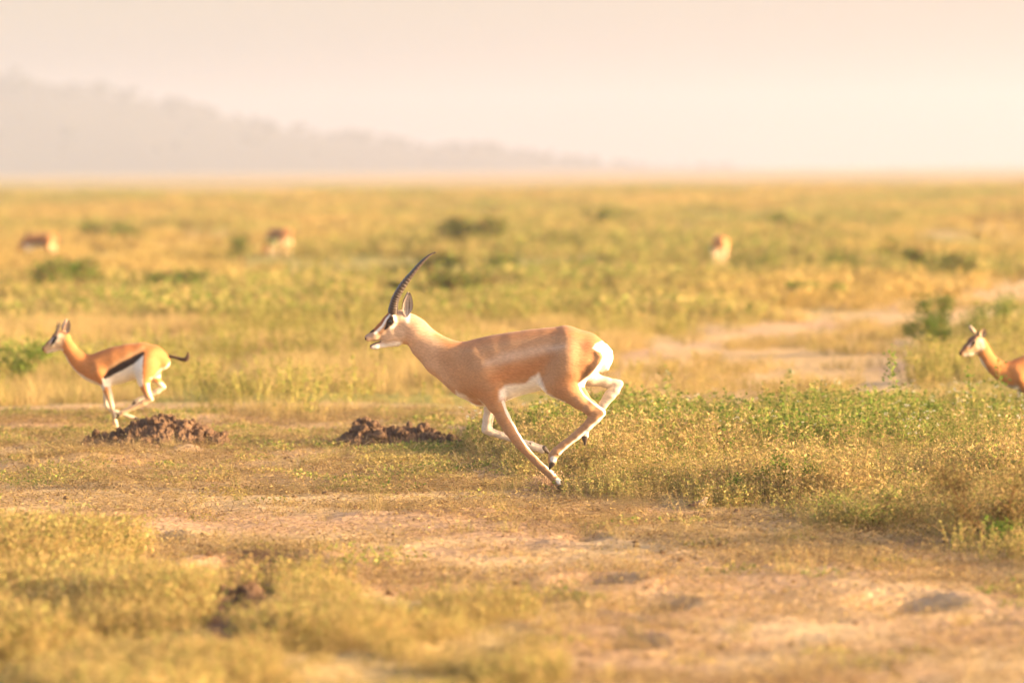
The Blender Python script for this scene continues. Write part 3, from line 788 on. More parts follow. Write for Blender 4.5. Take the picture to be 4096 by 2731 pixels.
D1 = 43.2
TF = Frame(120, 1240, 2.8, D1)
face_L = [([(330, 310, 60), (300, 370, 60), (200, 440, 50)], (0.62, 0.44, 0.26), 30),
          ([(325, 290, 14), (315, 335, 12), (240, 400, 8)], (0.80, 0.68, 0.52), 12),
          ([(270, 240, 30), (230, 300, 22), (170, 370, 16), (130, 420, 14)], (0.16, 0.08, 0.05), 16),
          ([(255, 315, 6), (215, 370, 7)], (0.60, 0.55, 0.52), 8),
          ([(285, 310, 20), (255, 360, 17), (232, 400, 10)], (0.03, 0.02, 0.015), 8),
          ([(128, 440, 18), (130, 455, 14)], (0.05, 0.03, 0.025), 8),
          ([(190, 480, 18), (300, 455, 20), (350, 450, 18)], (0.80, 0.70, 0.55), 14)]
T1 = dict(
    trunk=[(1490, 575, 90, 0, 1.05), (1390, 545, 150, 0, 1.15), (1260, 545, 180, 0, 1.3), (1120, 580, 200, 0, 1.35), (980, 615, 206, 0, 1.35), (850, 650, 200, 0, 1.4), (740, 655, 168, 0, 1.45), (650, 640, 126, 0, 1.5)],
    neck=[(650, 640, 122, 0, 1.45), (560, 590, 96, 0, 1.45), (490, 520, 80, 0, 1.4), (430, 430, 70, 0, 1.35), (385, 345, 66, 0, 1.25)],
    cranium=[(385, 310, 62, 0, 1.1), (320, 300, 66, 0, 1.1), (290, 330, 64, 0, 1.2)],
    muzzle=[(300, 340, 72, 0, 1.3), (230, 385, 54, 0, 1.5), (150, 435, 34, 0, 1.2)],
    jaw=[(340, 385, 68, 0, 1.5), (250, 430, 40, 0, 1.5), (178, 466, 26, 0, 1.2)],
    shoulder=[(740, 600, 50, .05), (790, 700, 70, .068), (840, 790, 50, .065)],
    thigh=[(1350, 520, 80, .05), (1340, 620, 110, .066), (1310, 720, 80, .075)],
    leg_fn=[(840, 760, 62, -.06), (868, 850, 50, -.065), (905, 960, 40, -.065), (930, 1050, 32, -.065), (948, 1130, 24, -.065), (972, 1240, 21, -.065), (998, 1325, 22, -.065), (978, 1360, 22, -.065)], leg_fn_tip=(950, 1408),
    leg_ff=[(830, 780, 62, .06), (830, 880, 40, .065), (832, 990, 30, .065), (838, 1075, 30, .065), (900, 1125, 24, .065), (1000, 1160, 22, .065), (1100, 1195, 22, .065), (1160, 1212, 22, .065)], leg_ff_tip=(1215, 1225),
    leg_hn=[(1310, 690, 110, -.075), (1300, 780, 76, -.085), (1325, 870, 50, -.09), (1350, 940, 40, -.09), (1385, 988, 28, -.09), (1300, 1030, 32, -.09), (1180, 1085, 27, -.09), (1065, 1140, 29, -.09), (1025, 1165, 24, -.09)], leg_hn_tip=(988, 1206),
    leg_hf=[(1370, 680, 100, .06), (1400, 770, 50, .075), (1440, 820, 34, .08), (1480, 862, 26, .08), (1410, 910, 30, .08), (1290, 965, 28, .08), (1200, 1010, 26, .08), (1160, 1030, 26, .08)], leg_hf_tip=(1128, 1062),
    band=[(868, 748, 18), (930, 694, 36), (1050, 628, 44), (1170, 562, 42), (1295, 482, 20)], belly_y=850,
    rump=[(1590, 560), (1640, 560), (1600, 680), (1500, 760), (1380, 760), (1440, 730), (1520, 660), (1570, 590)],
    chest=[(370, 500, 14), (440, 620, 18), (520, 710, 20), (640, 790, 30), (760, 850, 40), (830, 870, 30)],
    face=face_L, ears=[((408, 275), (436, 108), .030, -1), ((352, 250), (382, 98), .028, 1)],
    horn=[(288, 262, 17), (300, 210, 13), (310, 165, 9), (314, 128, 3)], eye=(278, 318, .0125), eye_dy=.031,
    tail=[(1570, 512, 22), (1630, 525, 16), (1700, 545, 20), (1755, 550, 25), (1778, 515, 20), (1782, 462, 5)])
g0 = TF.pt(965, 1410); small_gazelle(TF, T1, (g0[0], D1, 0.0), 'rufous gazelle with a black flank band running left behind the clod heap').rotation_euler = (0, 0, R(-7))

D2 = 45.2
TR = Frame(3700, 1240, 3.919, D2)        # right-edge crop; body carries on beyond the frame
def sh(lst, ox, oy, k):                  # body of the running pose re-set for the right animal (crop scales differ)
    return [(ox + (p[0] - 650) * k, oy + (p[1] - 640) * k, p[2] * k) + tuple(p[3:]) for p in lst]
kk = 3.919 / 2.8 * D1 / D2
ox, oy = 1290, 985
T2 = {k: sh(v, ox, oy, kk) for k, v in T1.items() if k in ('trunk', 'shoulder', 'thigh', 'leg_fn', 'leg_ff', 'leg_hn', 'leg_hf', 'band', 'tail')}
for k in ('leg_fn', 'leg_ff', 'leg_hn', 'leg_hf'):
    t = T1[k + '_tip']; T2[k + '_tip'] = (ox + (t[0] - 650) * kk, oy + (t[1] - 640) * kk)
T2['rump'] = [(ox + (a - 650) * kk, oy + (b - 640) * kk) for a, b in T1['rump']]
T2['belly_y'] = oy + (850 - 640) * kk
T2.update(
    neck=[(1300, 1000, 165, 0, 1.45), (1190, 960, 128, 0, 1.4), (1080, 880, 112, 0, 1.4), (990, 780, 104, 0, 1.4), (925, 660, 96, 0, 1.35), (890, 550, 90, 0, 1.25)],
    cranium=[(860, 490, 78, 0, 1.1), (790, 470, 84, 0, 1.1), (740, 500, 82, 0, 1.2)],
    muzzle=[(750, 520, 92, 0, 1.3), (660, 600, 72, 0, 1.5), (560, 670, 42, 0, 1.2)],
    jaw=[(800, 600, 96, 0, 1.5), (700, 665, 54, 0, 1.5), (600, 705, 30, 0, 1.2)],
    chest=[(835, 740, 14), (900, 860, 22), (960, 980, 26), (1040, 1090, 34), (1200, 1190, 40)],
    face=[([(800, 520, 90), (760, 620, 70), (640, 680, 60)], (0.64, 0.42, 0.22), 40),
          ([(860, 470, 40), (860, 560, 60), (800, 500, 20)], (0.80, 0.64, 0.42), 30),
          ([(760, 410, 46), (700, 460, 32), (610, 570, 24), (545, 660, 22)], (0.16, 0.085, 0.06), 22),
          ([(700, 520, 10), (670, 570, 12)], (0.60, 0.52, 0.48), 10),
          ([(750, 505, 26), (720, 560, 20), (685, 600, 12)], (0.03, 0.02, 0.015), 10),
          ([(540, 680, 24), (545, 700, 18)], (0.05, 0.03, 0.025), 8),
          ([(620, 700, 26), (740, 690, 26), (800, 690, 20)], (0.82, 0.70, 0.52), 18)],
    ears=[((885, 440), (905, 275), .032, -1), ((780, 370), (705, 235), .026, 1)],
    horn=[(820, 400, 16), (826, 370, 12), (830, 345, 8), (832, 325, 3)], eye=(750, 500, .0125), eye_dy=.032)
g2 = TR.pt(ox + 315 * kk, oy); 
small_gazelle(TR, T2, (g2[0], D2, 0.0), 'rufous gazelle at the right edge with its legs hidden behind green herbs', h=0.006).rotation_euler = (0, 0, R(4))

# grazing animals far out on the plain: one local frame (metres x 1000, facing left), then turned
class Local(Frame):
    def __init__(s): s.depth = 0.0
    def pt(s, x, y, dy=0.0): return np.array([x / 1000.0, dy, y / 1000.0])
    def r(s, r): return r / 1000.0
    def back(s, V): return V[:, 0] * 1000, V[:, 2] * 1000
def far_gazelle(spot, label, rot, graze):
    fr = Local()
    S = Sdf([-.85, -.2, -.05], [.62, .2, .98], 0.011)
    chain(S, fr, [(380, 520, 95, 0, 1.1), (260, 520, 130, 0, 1.2), (100, 505, 140, 0, 1.25), (-80, 500, 145, 0, 1.25), (-220, 520, 120, 0, 1.35)], .03)
    nk = [(-240, 520, 95, 0, 1.4), (-340, 460, 66, 0, 1.3), (-430, 330, 52, 0, 1.2), (-480, 220, 48, 0, 1.1)] if graze else [(-240, 540, 95, 0, 1.4), (-310, 640, 66, 0, 1.3), (-360, 740, 52, 0, 1.2), (-380, 790, 50, 0, 1.1)]
    chain(S, fr, nk, .04)
    hd = [(-480, 200, 56, 0, 1.1), (-520, 120, 40, 0, 1.2), (-550, 50, 26, 0, 1.1)] if graze else [(-380, 800, 58, 0, 1.1), (-450, 770, 42, 0, 1.2), (-520, 735, 27, 0, 1.1)]
    chain(S, fr, hd, .02)
    for sg in (-1, 1):
        chain(S, fr, [(-210, 470, 75, sg * .05), (-215, 380, 45, sg * .07), (-215, 250, 26, sg * .075), (-212, 120, 17, sg * .075), (-215, 30, 18, sg * .075)], .03)
        chain(S, fr, [(300, 500, 110, sg * .05), (280, 380, 70, sg * .07), (350, 280, 32, sg * .08), (320, 130, 19, sg * .08), (310, 30, 19, sg * .08)], .03)
    V, F = S.mesh(1); N = normals(V, F); x, y = fr.back(V)
    C = np.tile(np.array([0.50, 0.215, 0.07]), (len(V), 1))
    W = (0.84, 0.76, 0.62)
    C = lay(C, W, sstep(440, 400, y) * (x > -330) * (x < 240)); C = lay(C, (0.60, 0.42, 0.25), sstep(330, 280, y) * (x > -330) * .8)
    C = lay(C, (0.035, 0.02, 0.015), sstep(12, -8, seg_field(x, y, [(-180, 440, 24), (60, 470, 34), (210, 520, 22)])))
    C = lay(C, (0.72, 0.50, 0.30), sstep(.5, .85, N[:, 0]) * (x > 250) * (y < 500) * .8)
    x0, y0 = spot
    root = empty('gazelle', (x0, y0, float(gh(x0, y0)) - .02), label, 'gazelle', 'gazelles on the plain')
    root.rotation_euler = (0, 0, R(rot))
    part('body', mesh_np('body', V, F, C), M_HIDE_T, root)
    hb = (-470, 240) if graze else (-350, 830)
    for sg in (-1, 1):
        t = (hb[0] + (70 if graze else 45), hb[1] + (70 if graze else 110))
        part('ear', ear_mesh(fr.pt(*hb, sg * .03), fr.pt(*t, sg * .07), .026, np.array([1, 0, .05]), np.array([-.3, sg, 0]), (0.62, 0.46, 0.32), (0.4, 0.24, 0.13), (0.07, 0.05, 0.04)), M_HIDE_T, root)
    Vt, Ft = tube([fr.pt(450, 560, 0), fr.pt(490, 520, 0), fr.pt(500, 440, 0), fr.pt(498, 400, 0)], [.016, .014, .014, .006], 8)
    part('tail', mesh_np('tail', Vt, Ft, np.tile(np.array([0.06, 0.03, 0.018]), (len(Vt), 1))), M_HIDE_T, root)
far_gazelle(gpt(88, 606), 'distant gazelle grazing head down at the left edge of the plain', -22, True)
far_gazelle(gpt(640, 594), 'smallest distant gazelle turned away, left of the horned gazelle', -52, True)
far_gazelle(gpt(1652, 612), 'distant gazelle seen from behind with pale rump above the far grass', -84, True)

# ------------------------------------------------------------------ small bird on the litter
def bird():
    D = 33.0
    B = Frame(2700, 1900, 7.84, D)
    gx_, gy_ = ground_at(2700 + 640 / 7.84, 1900 + 1130 / 7.84)
    root = empty('bird', (B.pt(640, 1130)[0], D, float(gh(B.pt(640, 1130)[0], D))), 'small streaky brown bird with a cream breast standing in the dry litter', 'bird')
    S = Sdf(B.pt(330, 1200) - np.array([0, .05, 0]), B.pt(1150, 600) + np.array([0, .05, 0]), 0.0016)
    chain(S, B, [(600, 930, 70, 0, 1.0), (720, 900, 118, 0, 1.0), (850, 870, 112, 0, 1.0), (920, 800, 84, 0, 1.0), (950, 745, 66, 0, 1.0)], .006)
    chain(S, B, [(930, 735, 68, 0, 1.0), (965, 720, 62, 0, 1.0)], .004)
    V, F = S.mesh(2); x, y = B.back(V); N = normals(V, F)
    nz = fbm(x / 18, y / 40, V[:, 1] * 400, octs=2, seed=51)
    C = np.tile(np.array([0.16, 0.10, 0.065]), (len(V), 1)) * (0.6 + 0.8 * nz[:, None])
    C = lay(C, (0.60, 0.46, 0.30), sstep(-40, 50, (x - 830) + (y - 800) * .9) )
    C = lay(C, (0.42, 0.34, 0.26), sstep(930, 980, y) * .8)
    C = lay(C, (0.16, 0.09, 0.06), sstep(700, 670, y))
    part('body', mesh_np('body', V, F, C), M_HIDE_T, root, root.location)
    bk = [(1005, 700, 22), (1045, 698, 15), (1085, 702, 3)]
    Vt, Ft = tube([B.pt(a, b) for a, b, r in bk], [B.r(r) for a, b, r in bk], 8); part('beak', mesh_np('beak', Vt, Ft), M_HORN, root, root.location)
    for sg in (-1, 1):
        w_ = [(860, 830, 30), (760, 860, 62), (620, 900, 48), (480, 925, 22), (420, 930, 5)]
        S = Sdf(B.pt(360, 1000) - np.array([0, .05, 0]), B.pt(930, 740) + np.array([0, .05, 0]), 0.0016)
        chain(S, B, [(a, b, r, sg * .0135, 2.4) for a, b, r in w_], .004); V, F = S.mesh(1); x, y = B.back(V)
        C = np.tile(np.array([0.17, 0.105, 0.07]), (len(V), 1)) * (0.6 + 0.8 * fbm(x / 60, y / 12, octs=2, seed=5)[:, None])
        part('wing', mesh_np('wing', V, F, C), M_HIDE_T, root, root.location)
        part('eye', sphere_mesh('eye', B.pt(968, 705, sg * .0085), 0.0017), M_EYE, root, root.location)
        lg = [(720, 985, 12), (730, 1060, 9), (745, 1135, 9), (790, 1140, 6)]
        Vt, Ft = tube([B.pt(a, b, sg * .009) for a, b, r in lg], [B.r(r) for a, b, r in lg], 6); part('leg', mesh_np('leg', Vt, Ft), M_HOOF, root, root.location)
    S = Sdf(B.pt(330, 1010) - np.array([0, .03, 0]), B.pt(640, 850) + np.array([0, .03, 0]), 0.0016)
    chain(S, B, [(600, 925, 30, 0, .8), (470, 945, 24, 0, .7), (395, 940, 10, 0, .7)], .004); V, F = S.mesh(1)
    part('tail', mesh_np('tail', V, F, np.tile(np.array([0.15, .09, .06]), (len(V), 1))), M_HIDE_T, root, root.location)
bird()

# ------------------------------------------------------------------ heaps of dug-up clods
M_CLOD = solid_mat('clod_earth', (0.17, 0.102, 0.060), rough=0.95, scale=45, amt=0.5, bump=0.9, spec=0.05)
def clod_mesh(seed):
    v, f = ICO3 if seed % 2 else ICO2
    o = seed * 13.7
    n = fbm(v[:, 0] * 1.3 + o, v[:, 1] * 1.3, v[:, 2] * 1.3 + 5, octs=4, seed=seed, gain=.62)
    c = vnoise(v[:, 0] * 3 + o, v[:, 1] * 3, v[:, 2] * 3, seed + 3)
    v = v * (0.45 + 1.0 * n[:, None] + 0.25 * (c[:, None] > .55))
    return mesh_np('clod', v, f, smooth=False)
CLODS = [clod_mesh(s) for s in range(9)]
for m in CLODS: m.materials.append(M_CLOD)

def heap(outline, base_px, label, seed, nclod):
    """outline: (x, y) crest of the heap in full-res pixels; base_px: pixel row of its foot"""
    rg = np.random.default_rng(seed)
    x0, y0 = ground_at(*base_px)
    xs_ = np.array([P(a, b, y0)[0] for a, b in outline]); zs_ = np.array([P(a, b, y0)[2] for a, b in outline])
    dep = 0.42
    nx, ny = 170, 70
    X, Y = np.meshgrid(np.linspace(xs_[0] - .15, xs_[-1] + .15, nx), np.linspace(-dep, dep, ny))
    def hh(X, Y):
        crest = np.interp(X, xs_, zs_, left=-.05, right=-.05)
        z = crest * 0.82 * np.clip(1 - (np.abs(Y) / dep) ** 1.5, 0, 1)
        z = z + (1 - 2 * np.abs(fbm(X / .11, Y / .11, octs=5, seed=seed, gain=.62) - .5) * 3.2 - .2) * .075 * np.clip(crest * 14, 0, 1) * np.clip(1.2 - np.abs(Y) / dep, 0, 1)
        return z - .025
    Z = hh(X, Y) + gh(X, Y + y0)
    i = np.arange(ny - 1)[:, None] * nx + np.arange(nx - 1)[None]
    root = empty('clod_heap', (float(xs_.mean()), y0, 0), label, 'earth heap', 'heaps of dug-up clods')
    me = mesh_np('soil_core', np.stack([X, Y + y0, Z], -1).reshape(-1, 3), np.stack([i, i + 1, i + nx + 1, i + nx], -1).reshape(-1, 4), smooth=False)
    part('soil_core', me, M_CLOD, root, root.location)
    for k in range(nclod):
        x = rg.uniform(xs_[0] - .12, xs_[-1] + .12); y = rg.normal(0, .16) if k % 3 else rg.uniform(-.62, -.1)
        cr = float(np.interp(x, xs_, zs_)); s = (.009 + .030 * rg.random() ** 2.2) * (0.6 + cr * 2.4)
        z = float(hh(np.array([x]), np.array([y]))[0]) + float(gh(np.array([x]), np.array([y + y0]))[0])
        o = bpy.data.objects.new('clod', CLODS[int(rg.integers(9))]); link(o, root)
        o.location = (x - root.location.x, y, z + s * .35); o.scale = (s * rg.uniform(.8, 1.5), s * rg.uniform(.8, 1.3), s * rg.uniform(.8, 1.3))
        o.rotation_euler = rg.uniform(0, 6.28, 3)
heap([(330, 1770), (345, 1752), (420, 1745), (470, 1730), (520, 1700), (560, 1680), (600, 1672), (625, 1662), (660, 1672), (700, 1680), (740, 1672), (775, 1690), (800, 1715), (850, 1722), (890, 1740), (930, 1775)], (620, 1787), 'long heap of dark brown earth clods below the small running gazelle', 5, 230)
heap([(1320, 1775), (1350, 1760), (1400, 1722), (1440, 1685), (1485, 1672), (1515, 1680), (1535, 1712), (1570, 1698), (1600, 1706), (1650, 1702), (1700, 1700), (1745, 1712), (1760, 1735), (1810, 1745), (1860, 1775)], (1580, 1786), 'broken brown clod heap under the large gazelle\'s neck', 8, 200)

heap([(820, 2445), (845, 2375), (895, 2345), (930, 2385), (975, 2360), (1010, 2335), (1050, 2380), (1080, 2445)], (950, 2452), 'low blurred clod heap in the dark hollow of the foreground herbs', 11, 45)

# ------------------------------------------------------------------ plants: templates scattered over the cover map
class TB:
    """collects small faces with a colour per vertex"""
    def __init__(s): s.v, s.f, s.c = [], [], []
    def leaf(s, p, d, n, L, W, col):
        p = np.array(p); d = d / (np.linalg.norm(d) + 1e-9); sd = np.cross(d, n); sd /= np.linalg.norm(sd) + 1e-9; up = np.cross(sd, d)
        i = len(s.v)
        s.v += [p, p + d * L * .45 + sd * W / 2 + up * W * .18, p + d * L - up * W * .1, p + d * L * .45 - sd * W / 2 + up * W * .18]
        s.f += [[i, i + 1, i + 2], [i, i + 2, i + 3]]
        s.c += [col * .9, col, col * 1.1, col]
    def stem(s, pts, w, col):
        i = len(s.v)
        for k, p in enumerate(pts):
            ww = w * (1 - .6 * k / len(pts))
            s.v += [np.array(p) + [ww, 0, 0], np.array(p) + [-ww * .5, ww * .86, 0], np.array(p) + [-ww * .5, -ww * .86, 0]]; s.c += [col] * 3
            if k:
                a = i + 3 * (k - 1); b = a + 3
                for q in range(3):
                    r = (q + 1) % 3; s.f += [[a + q, a + r, b + r], [a + q, b + r, b + q]]
    def blade(s, p, d, L, w, bend, col, seg=3):
        i = len(s.v); d = np.array(d, float); sd = np.array([-d[1], d[0], 0]); nn = np.linalg.norm(sd); sd = sd / nn if nn > 1e-3 else np.array([1., 0, 0])
        q = np.array(p, float); dr = d / np.linalg.norm(d)
        for k in range(seg + 1):
            ww = w * (1 - k / (seg + .3)) / 2
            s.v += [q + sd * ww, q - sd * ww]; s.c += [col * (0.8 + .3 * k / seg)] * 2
            if k: a = i + 2 * (k - 1); s.f += [[a, a + 1, a + 3], [a, a + 3, a + 2]]
            q = q + dr * L / seg; dr = dr + np.array([d[0] * bend, d[1] * bend, -bend * .5]); dr /= np.linalg.norm(dr)
    def mesh(s, name): return mesh_np(name, np.array(s.v), np.array(s.f), np.array(s.c), smooth=False)

G1, G2, G3 = np.array([.14, .215, .035]), np.array([.235, .28, .06]), np.array([.35, .32, .10])
Y1, Y2, Y3 = np.array([.49, .35, .13]), np.array([.54, .37, .15]), np.array([.62, .45, .22])
B1 = np.array([.20, .115, .05])
def unit(rg, up=0.5):
    a = rg.uniform(0, 6.283); e = rg.uniform(-.2, 1) * up
    return np.array([math.cos(a), math.sin(a), e])
def t_herb(seed, h=.30, nst=8, spread=.10, nl=14, L=.030, W=.017, cols=(G1, G2, G3), tip=None, lean=.35):
    rg = np.random.default_rng(seed); T = TB()
    for k in range(nst):
        a = rg.uniform(0, 6.283); r = spread * math.sqrt(rg.random()); hh = h * rg.uniform(.55, 1.1)
        b = np.array([r * math.cos(a), r * math.sin(a), -.02]); d = np.array([math.cos(a), math.sin(a), 0]) * lean * hh * rg.uniform(.2, 1)
        pts = [b, b + d * .35 + [0, 0, hh * .5], b + d + [rg.normal(0, .01), rg.normal(0, .01), hh]]
        T.stem(pts, .0016, (Y1 * .6 + G2 * .4))
        for q in range(nl):
            t = rg.uniform(.15, 1) ** .8; p = (pts[0] * (1 - t) ** 2 + 2 * pts[1] * t * (1 - t) + pts[2] * t * t)
            c = cols[int(rg.integers(len(cols)))] * rg.uniform(.75, 1.25)
            if rg.random() < .08: c = Y1 * rg.uniform(.8, 1.2)
            T.leaf(p, unit(rg, .9), rg.normal(0, 1, 3), L * rg.uniform(.5, 1.2), W * rg.uniform(.6, 1.2), c)
        if tip is not None:
            for q in range(5): T.leaf(pts[2] + rg.normal(0, .006, 3), unit(rg, 1), rg.normal(0, 1, 3), .014, .011, tip * rg.uniform(.8, 1.1))
    return T.mesh('herb')
def t_wispy(seed, h=.30, nst=9, spread=.13, cols=(Y1, Y2, Y3, G3, G2), nl=24, ls=.018):
    rg = np.random.default_rng(seed); T = TB()
    for k in range(nst):
        a = rg.uniform(0, 6.283); r = spread * math.sqrt(rg.random()); hh = h * rg.uniform(.5, 1.1)
        b = np.array([r * math.cos(a), r * math.sin(a), -.02]); e = b + np.array([math.cos(a) * hh * .35 * rg.random() + rg.normal(0, .02), math.sin(a) * hh * .35 * rg.random() + rg.normal(0, .02), hh])
        T.stem([b, (b + e) / 2 + rg.normal(0, .008, 3), e], .0011, Y2 * rg.uniform(.6, 1))
        for q in range(nl):
            t = rg.uniform(.1, 1.0); p = b * (1 - t) + e * t + rg.normal(0, .018, 3) * np.array([1, 1, .5])
            T.leaf(p, unit(rg, 1.2), rg.normal(0, 1, 3), ls * rg.uniform(.6, 1.6), ls * .6 * rg.uniform(.5, 1.2), cols[int(rg.integers(len(cols)))] * rg.uniform(.65, 1.2))
    return T.mesh('wispy_herb')
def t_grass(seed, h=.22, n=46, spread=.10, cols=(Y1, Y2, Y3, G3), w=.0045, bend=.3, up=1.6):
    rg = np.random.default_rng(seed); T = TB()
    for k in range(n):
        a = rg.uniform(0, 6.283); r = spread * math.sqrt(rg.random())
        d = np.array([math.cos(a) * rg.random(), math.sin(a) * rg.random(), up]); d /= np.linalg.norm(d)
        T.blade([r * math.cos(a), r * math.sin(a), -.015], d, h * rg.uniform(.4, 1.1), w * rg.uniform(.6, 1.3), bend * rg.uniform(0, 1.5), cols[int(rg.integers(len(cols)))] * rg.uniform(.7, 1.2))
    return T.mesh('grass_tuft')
def t_straw(seed, n=22, spread=.16):
    rg = np.random.default_rng(seed); T = TB()
    for k in range(n):
        p = np.array([rg.normal(0, spread), rg.normal(0, spread), rg.uniform(.002, .014)]); a = rg.uniform(0, 6.283)
        T.blade(p, [math.cos(a), math.sin(a), rg.uniform(-.05, .22)], rg.uniform(.04, .17), rg.uniform(.0028, .0062), rg.uniform(-.1, .3), (Y2, Y3, Y3 * 1.1, B1)[int(rg.integers(4))] * rg.uniform(.7, 1.15), 2)
    for k in range(10):
        p = np.array([rg.normal(0, spread), rg.normal(0, spread), rg.uniform(.0, .012)])
        T.leaf(p, unit(rg, .6), rg.normal(0, 1, 3), rg.uniform(.008, .02), .008, (Y2, B1, Y1, G3)[int(rg.integers(4))])
    return T.mesh('straw')
def t_creep(seed, n=70, spread=.11):
    rg = np.random.default_rng(seed); T = TB()
    for k in range(n):
        r = spread * math.sqrt(rg.random()); a = rg.uniform(0, 6.283)
        T.leaf([r * math.cos(a), r * math.sin(a), rg.uniform(0, .045) * (1 - r / spread * .6)], unit(rg, 1), rg.normal(0, 1, 3), rg.uniform(.010, .024), rg.uniform(.007, .014), (G1, G2, G3, G3, Y1)[int(rg.integers(5))] * rg.uniform(.8, 1.25))
    return T.mesh('creeper')

M_VEG = veg_mat('living_leaf'); M_DRY = veg_mat('dry_leaf', dry=(0.54, 0.37, 0.16), transl=.4, dry_amt=.55)
def templ(name, meshes, mat):
    c = bpy.data.collections.new(name)
    for i, m in enumerate(meshes):
        if not m.materials: m.materials.append(mat)
        o = bpy.data.objects.new('%s_%02d' % (name, i), m); c.objects.link(o)
    return c, len(meshes)
T_HERB = templ('leafy_herb', [t_herb(s) for s in range(4)] + [t_herb(4 + s, h=.26, nst=10, L=.022, W=.014) for s in range(3)], M_VEG)
T_FLOWER = templ('flowering_herb', [t_herb(9, h=.36, nst=3, spread=.06, cols=(G2, G3), tip=np.array([.75, .72, .62]))], M_VEG)
T_WISP = templ('wispy_herb', [t_wispy(20 + s) for s in range(4)] + [t_wispy(25 + s, cols=(G2, G3, Y1, Y2), h=.24, nst=12) for s in range(3)], M_DRY)
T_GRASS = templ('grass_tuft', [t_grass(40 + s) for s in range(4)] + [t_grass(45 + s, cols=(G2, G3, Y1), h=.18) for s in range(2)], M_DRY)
T_STRAW = templ('straw', [t_straw(60 + s) for s in range(5)], M_DRY)
T_CREEP = templ('creeper', [t_creep(70 + s) for s in range(4)], M_VEG)
T_LOW = templ('low_herb', [t_herb(80 + s, h=.15, nst=11, spread=.12, nl=12, L=.022, W=.013, cols=(G2, G3, G3, Y1)) for s in range(4)] + [t_wispy(85 + s, h=.17, nst=14, nl=18, ls=.012) for s in range(4)], M_DRY)
T_CLUMP = templ('plain_clump', [t_grass(90 + s, h=.24, n=60, spread=.22, w=.010, cols=(Y1, Y2, G3, G2)) for s in range(3)] + [t_herb(95 + s, h=.22, nst=12, spread=.2, nl=12, L=.05, W=.032, cols=(G2, G3, Y1)) for s in range(3)], M_VEG)

def scatter(name, tmpl, pts, scale, tint, label, cat='ground cover', seed=0, squash=None):
    coll, nt_ = tmpl; rg = np.random.default_rng(seed); n = len(pts)
    z = gh(pts[:, 0], pts[:, 1])
    me = bpy.data.meshes.new(name); me.vertices.add(n)
    me.vertices.foreach_set('co', np.column_stack([pts, z]).astype(np.float32).ravel())
    def at(nm, ty, data, key):
        a = me.attributes.new(nm, ty, 'POINT'); a.data.foreach_set(key, data)
    rot = np.column_stack([rg.normal(0, .10, n), rg.normal(0, .10, n), rg.uniform(0, 6.283, n)]).astype(np.float32)
    sc = np.repeat(scale[:, None], 3, 1).astype(np.float32)
    if squash is not None: sc[:, 2] *= squash
    at('rot', 'FLOAT_VECTOR', rot.ravel(), 'vector'); at('scl', 'FLOAT_VECTOR', sc.ravel(), 'vector')
    at('idx', 'INT', rg.integers(0, nt_, n).astype(np.int32), 'value'); at('tint', 'FLOAT', np.clip(tint, 0, 1).astype(np.float32), 'value')
    o = link(bpy.data.objects.new(name, me)); tag(o, label, cat, kind='stuff')
    g = bpy.data.node_groups.new(name, 'GeometryNodeTree')
    g.interface.new_socket('Geometry', in_out='INPUT', socket_type='NodeSocketGeometry'); g.interface.new_socket('Geometry', in_out='OUTPUT', socket_type='NodeSocketGeometry')
    gi = g.nodes.new('NodeGroupInput'); go = g.nodes.new('NodeGroupOutput'); ip = g.nodes.new('GeometryNodeInstanceOnPoints')
    ci = g.nodes.new('GeometryNodeCollectionInfo'); ci.inputs['Collection'].default_value = coll; ci.inputs['Separate Children'].default_value = True; ci.inputs['Reset Children'].default_value = True
    ip.inputs['Pick Instance'].default_value = True
    def na(nm, ty):
        x = g.nodes.new('GeometryNodeInputNamedAttribute'); x.data_type = ty; x.inputs['Name'].default_value = nm; return x.outputs['Attribute']
    g.links.new(gi.outputs[0], ip.inputs['Points']); g.links.new(ci.outputs[0], ip.inputs['Instance'])
    g.links.new(na('idx', 'INT'), ip.inputs['Instance Index']); g.links.new(na('rot', 'FLOAT_VECTOR'), ip.inputs['Rotation']); g.links.new(na('scl', 'FLOAT_VECTOR'), ip.inputs['Scale'])
    g.links.new(ip.outputs[0], go.inputs[0])
    md = o.modifiers.new('scatter', 'NODES'); md.node_group = g
    return o

def pts_wedge(n, y0, y1, seed, margin=1.35, power=1.0):
    """random ground points between two distances over the width of the view and a margin beside it"""
    rg = np.random.default_rng(seed)
    y = y0 + (y1 - y0) * rg.random(n) ** power
    half = y * (2048 / FPX) * margin + 0.6
    keep = rg.random(n) < half / half.max()
    x = rg.uniform(-1, 1, n) * half
    return np.column_stack([x, y])[keep]

def keepif(p, dens, seed):
    return p[np.random.default_rng(seed).random(len(p)) < dens]

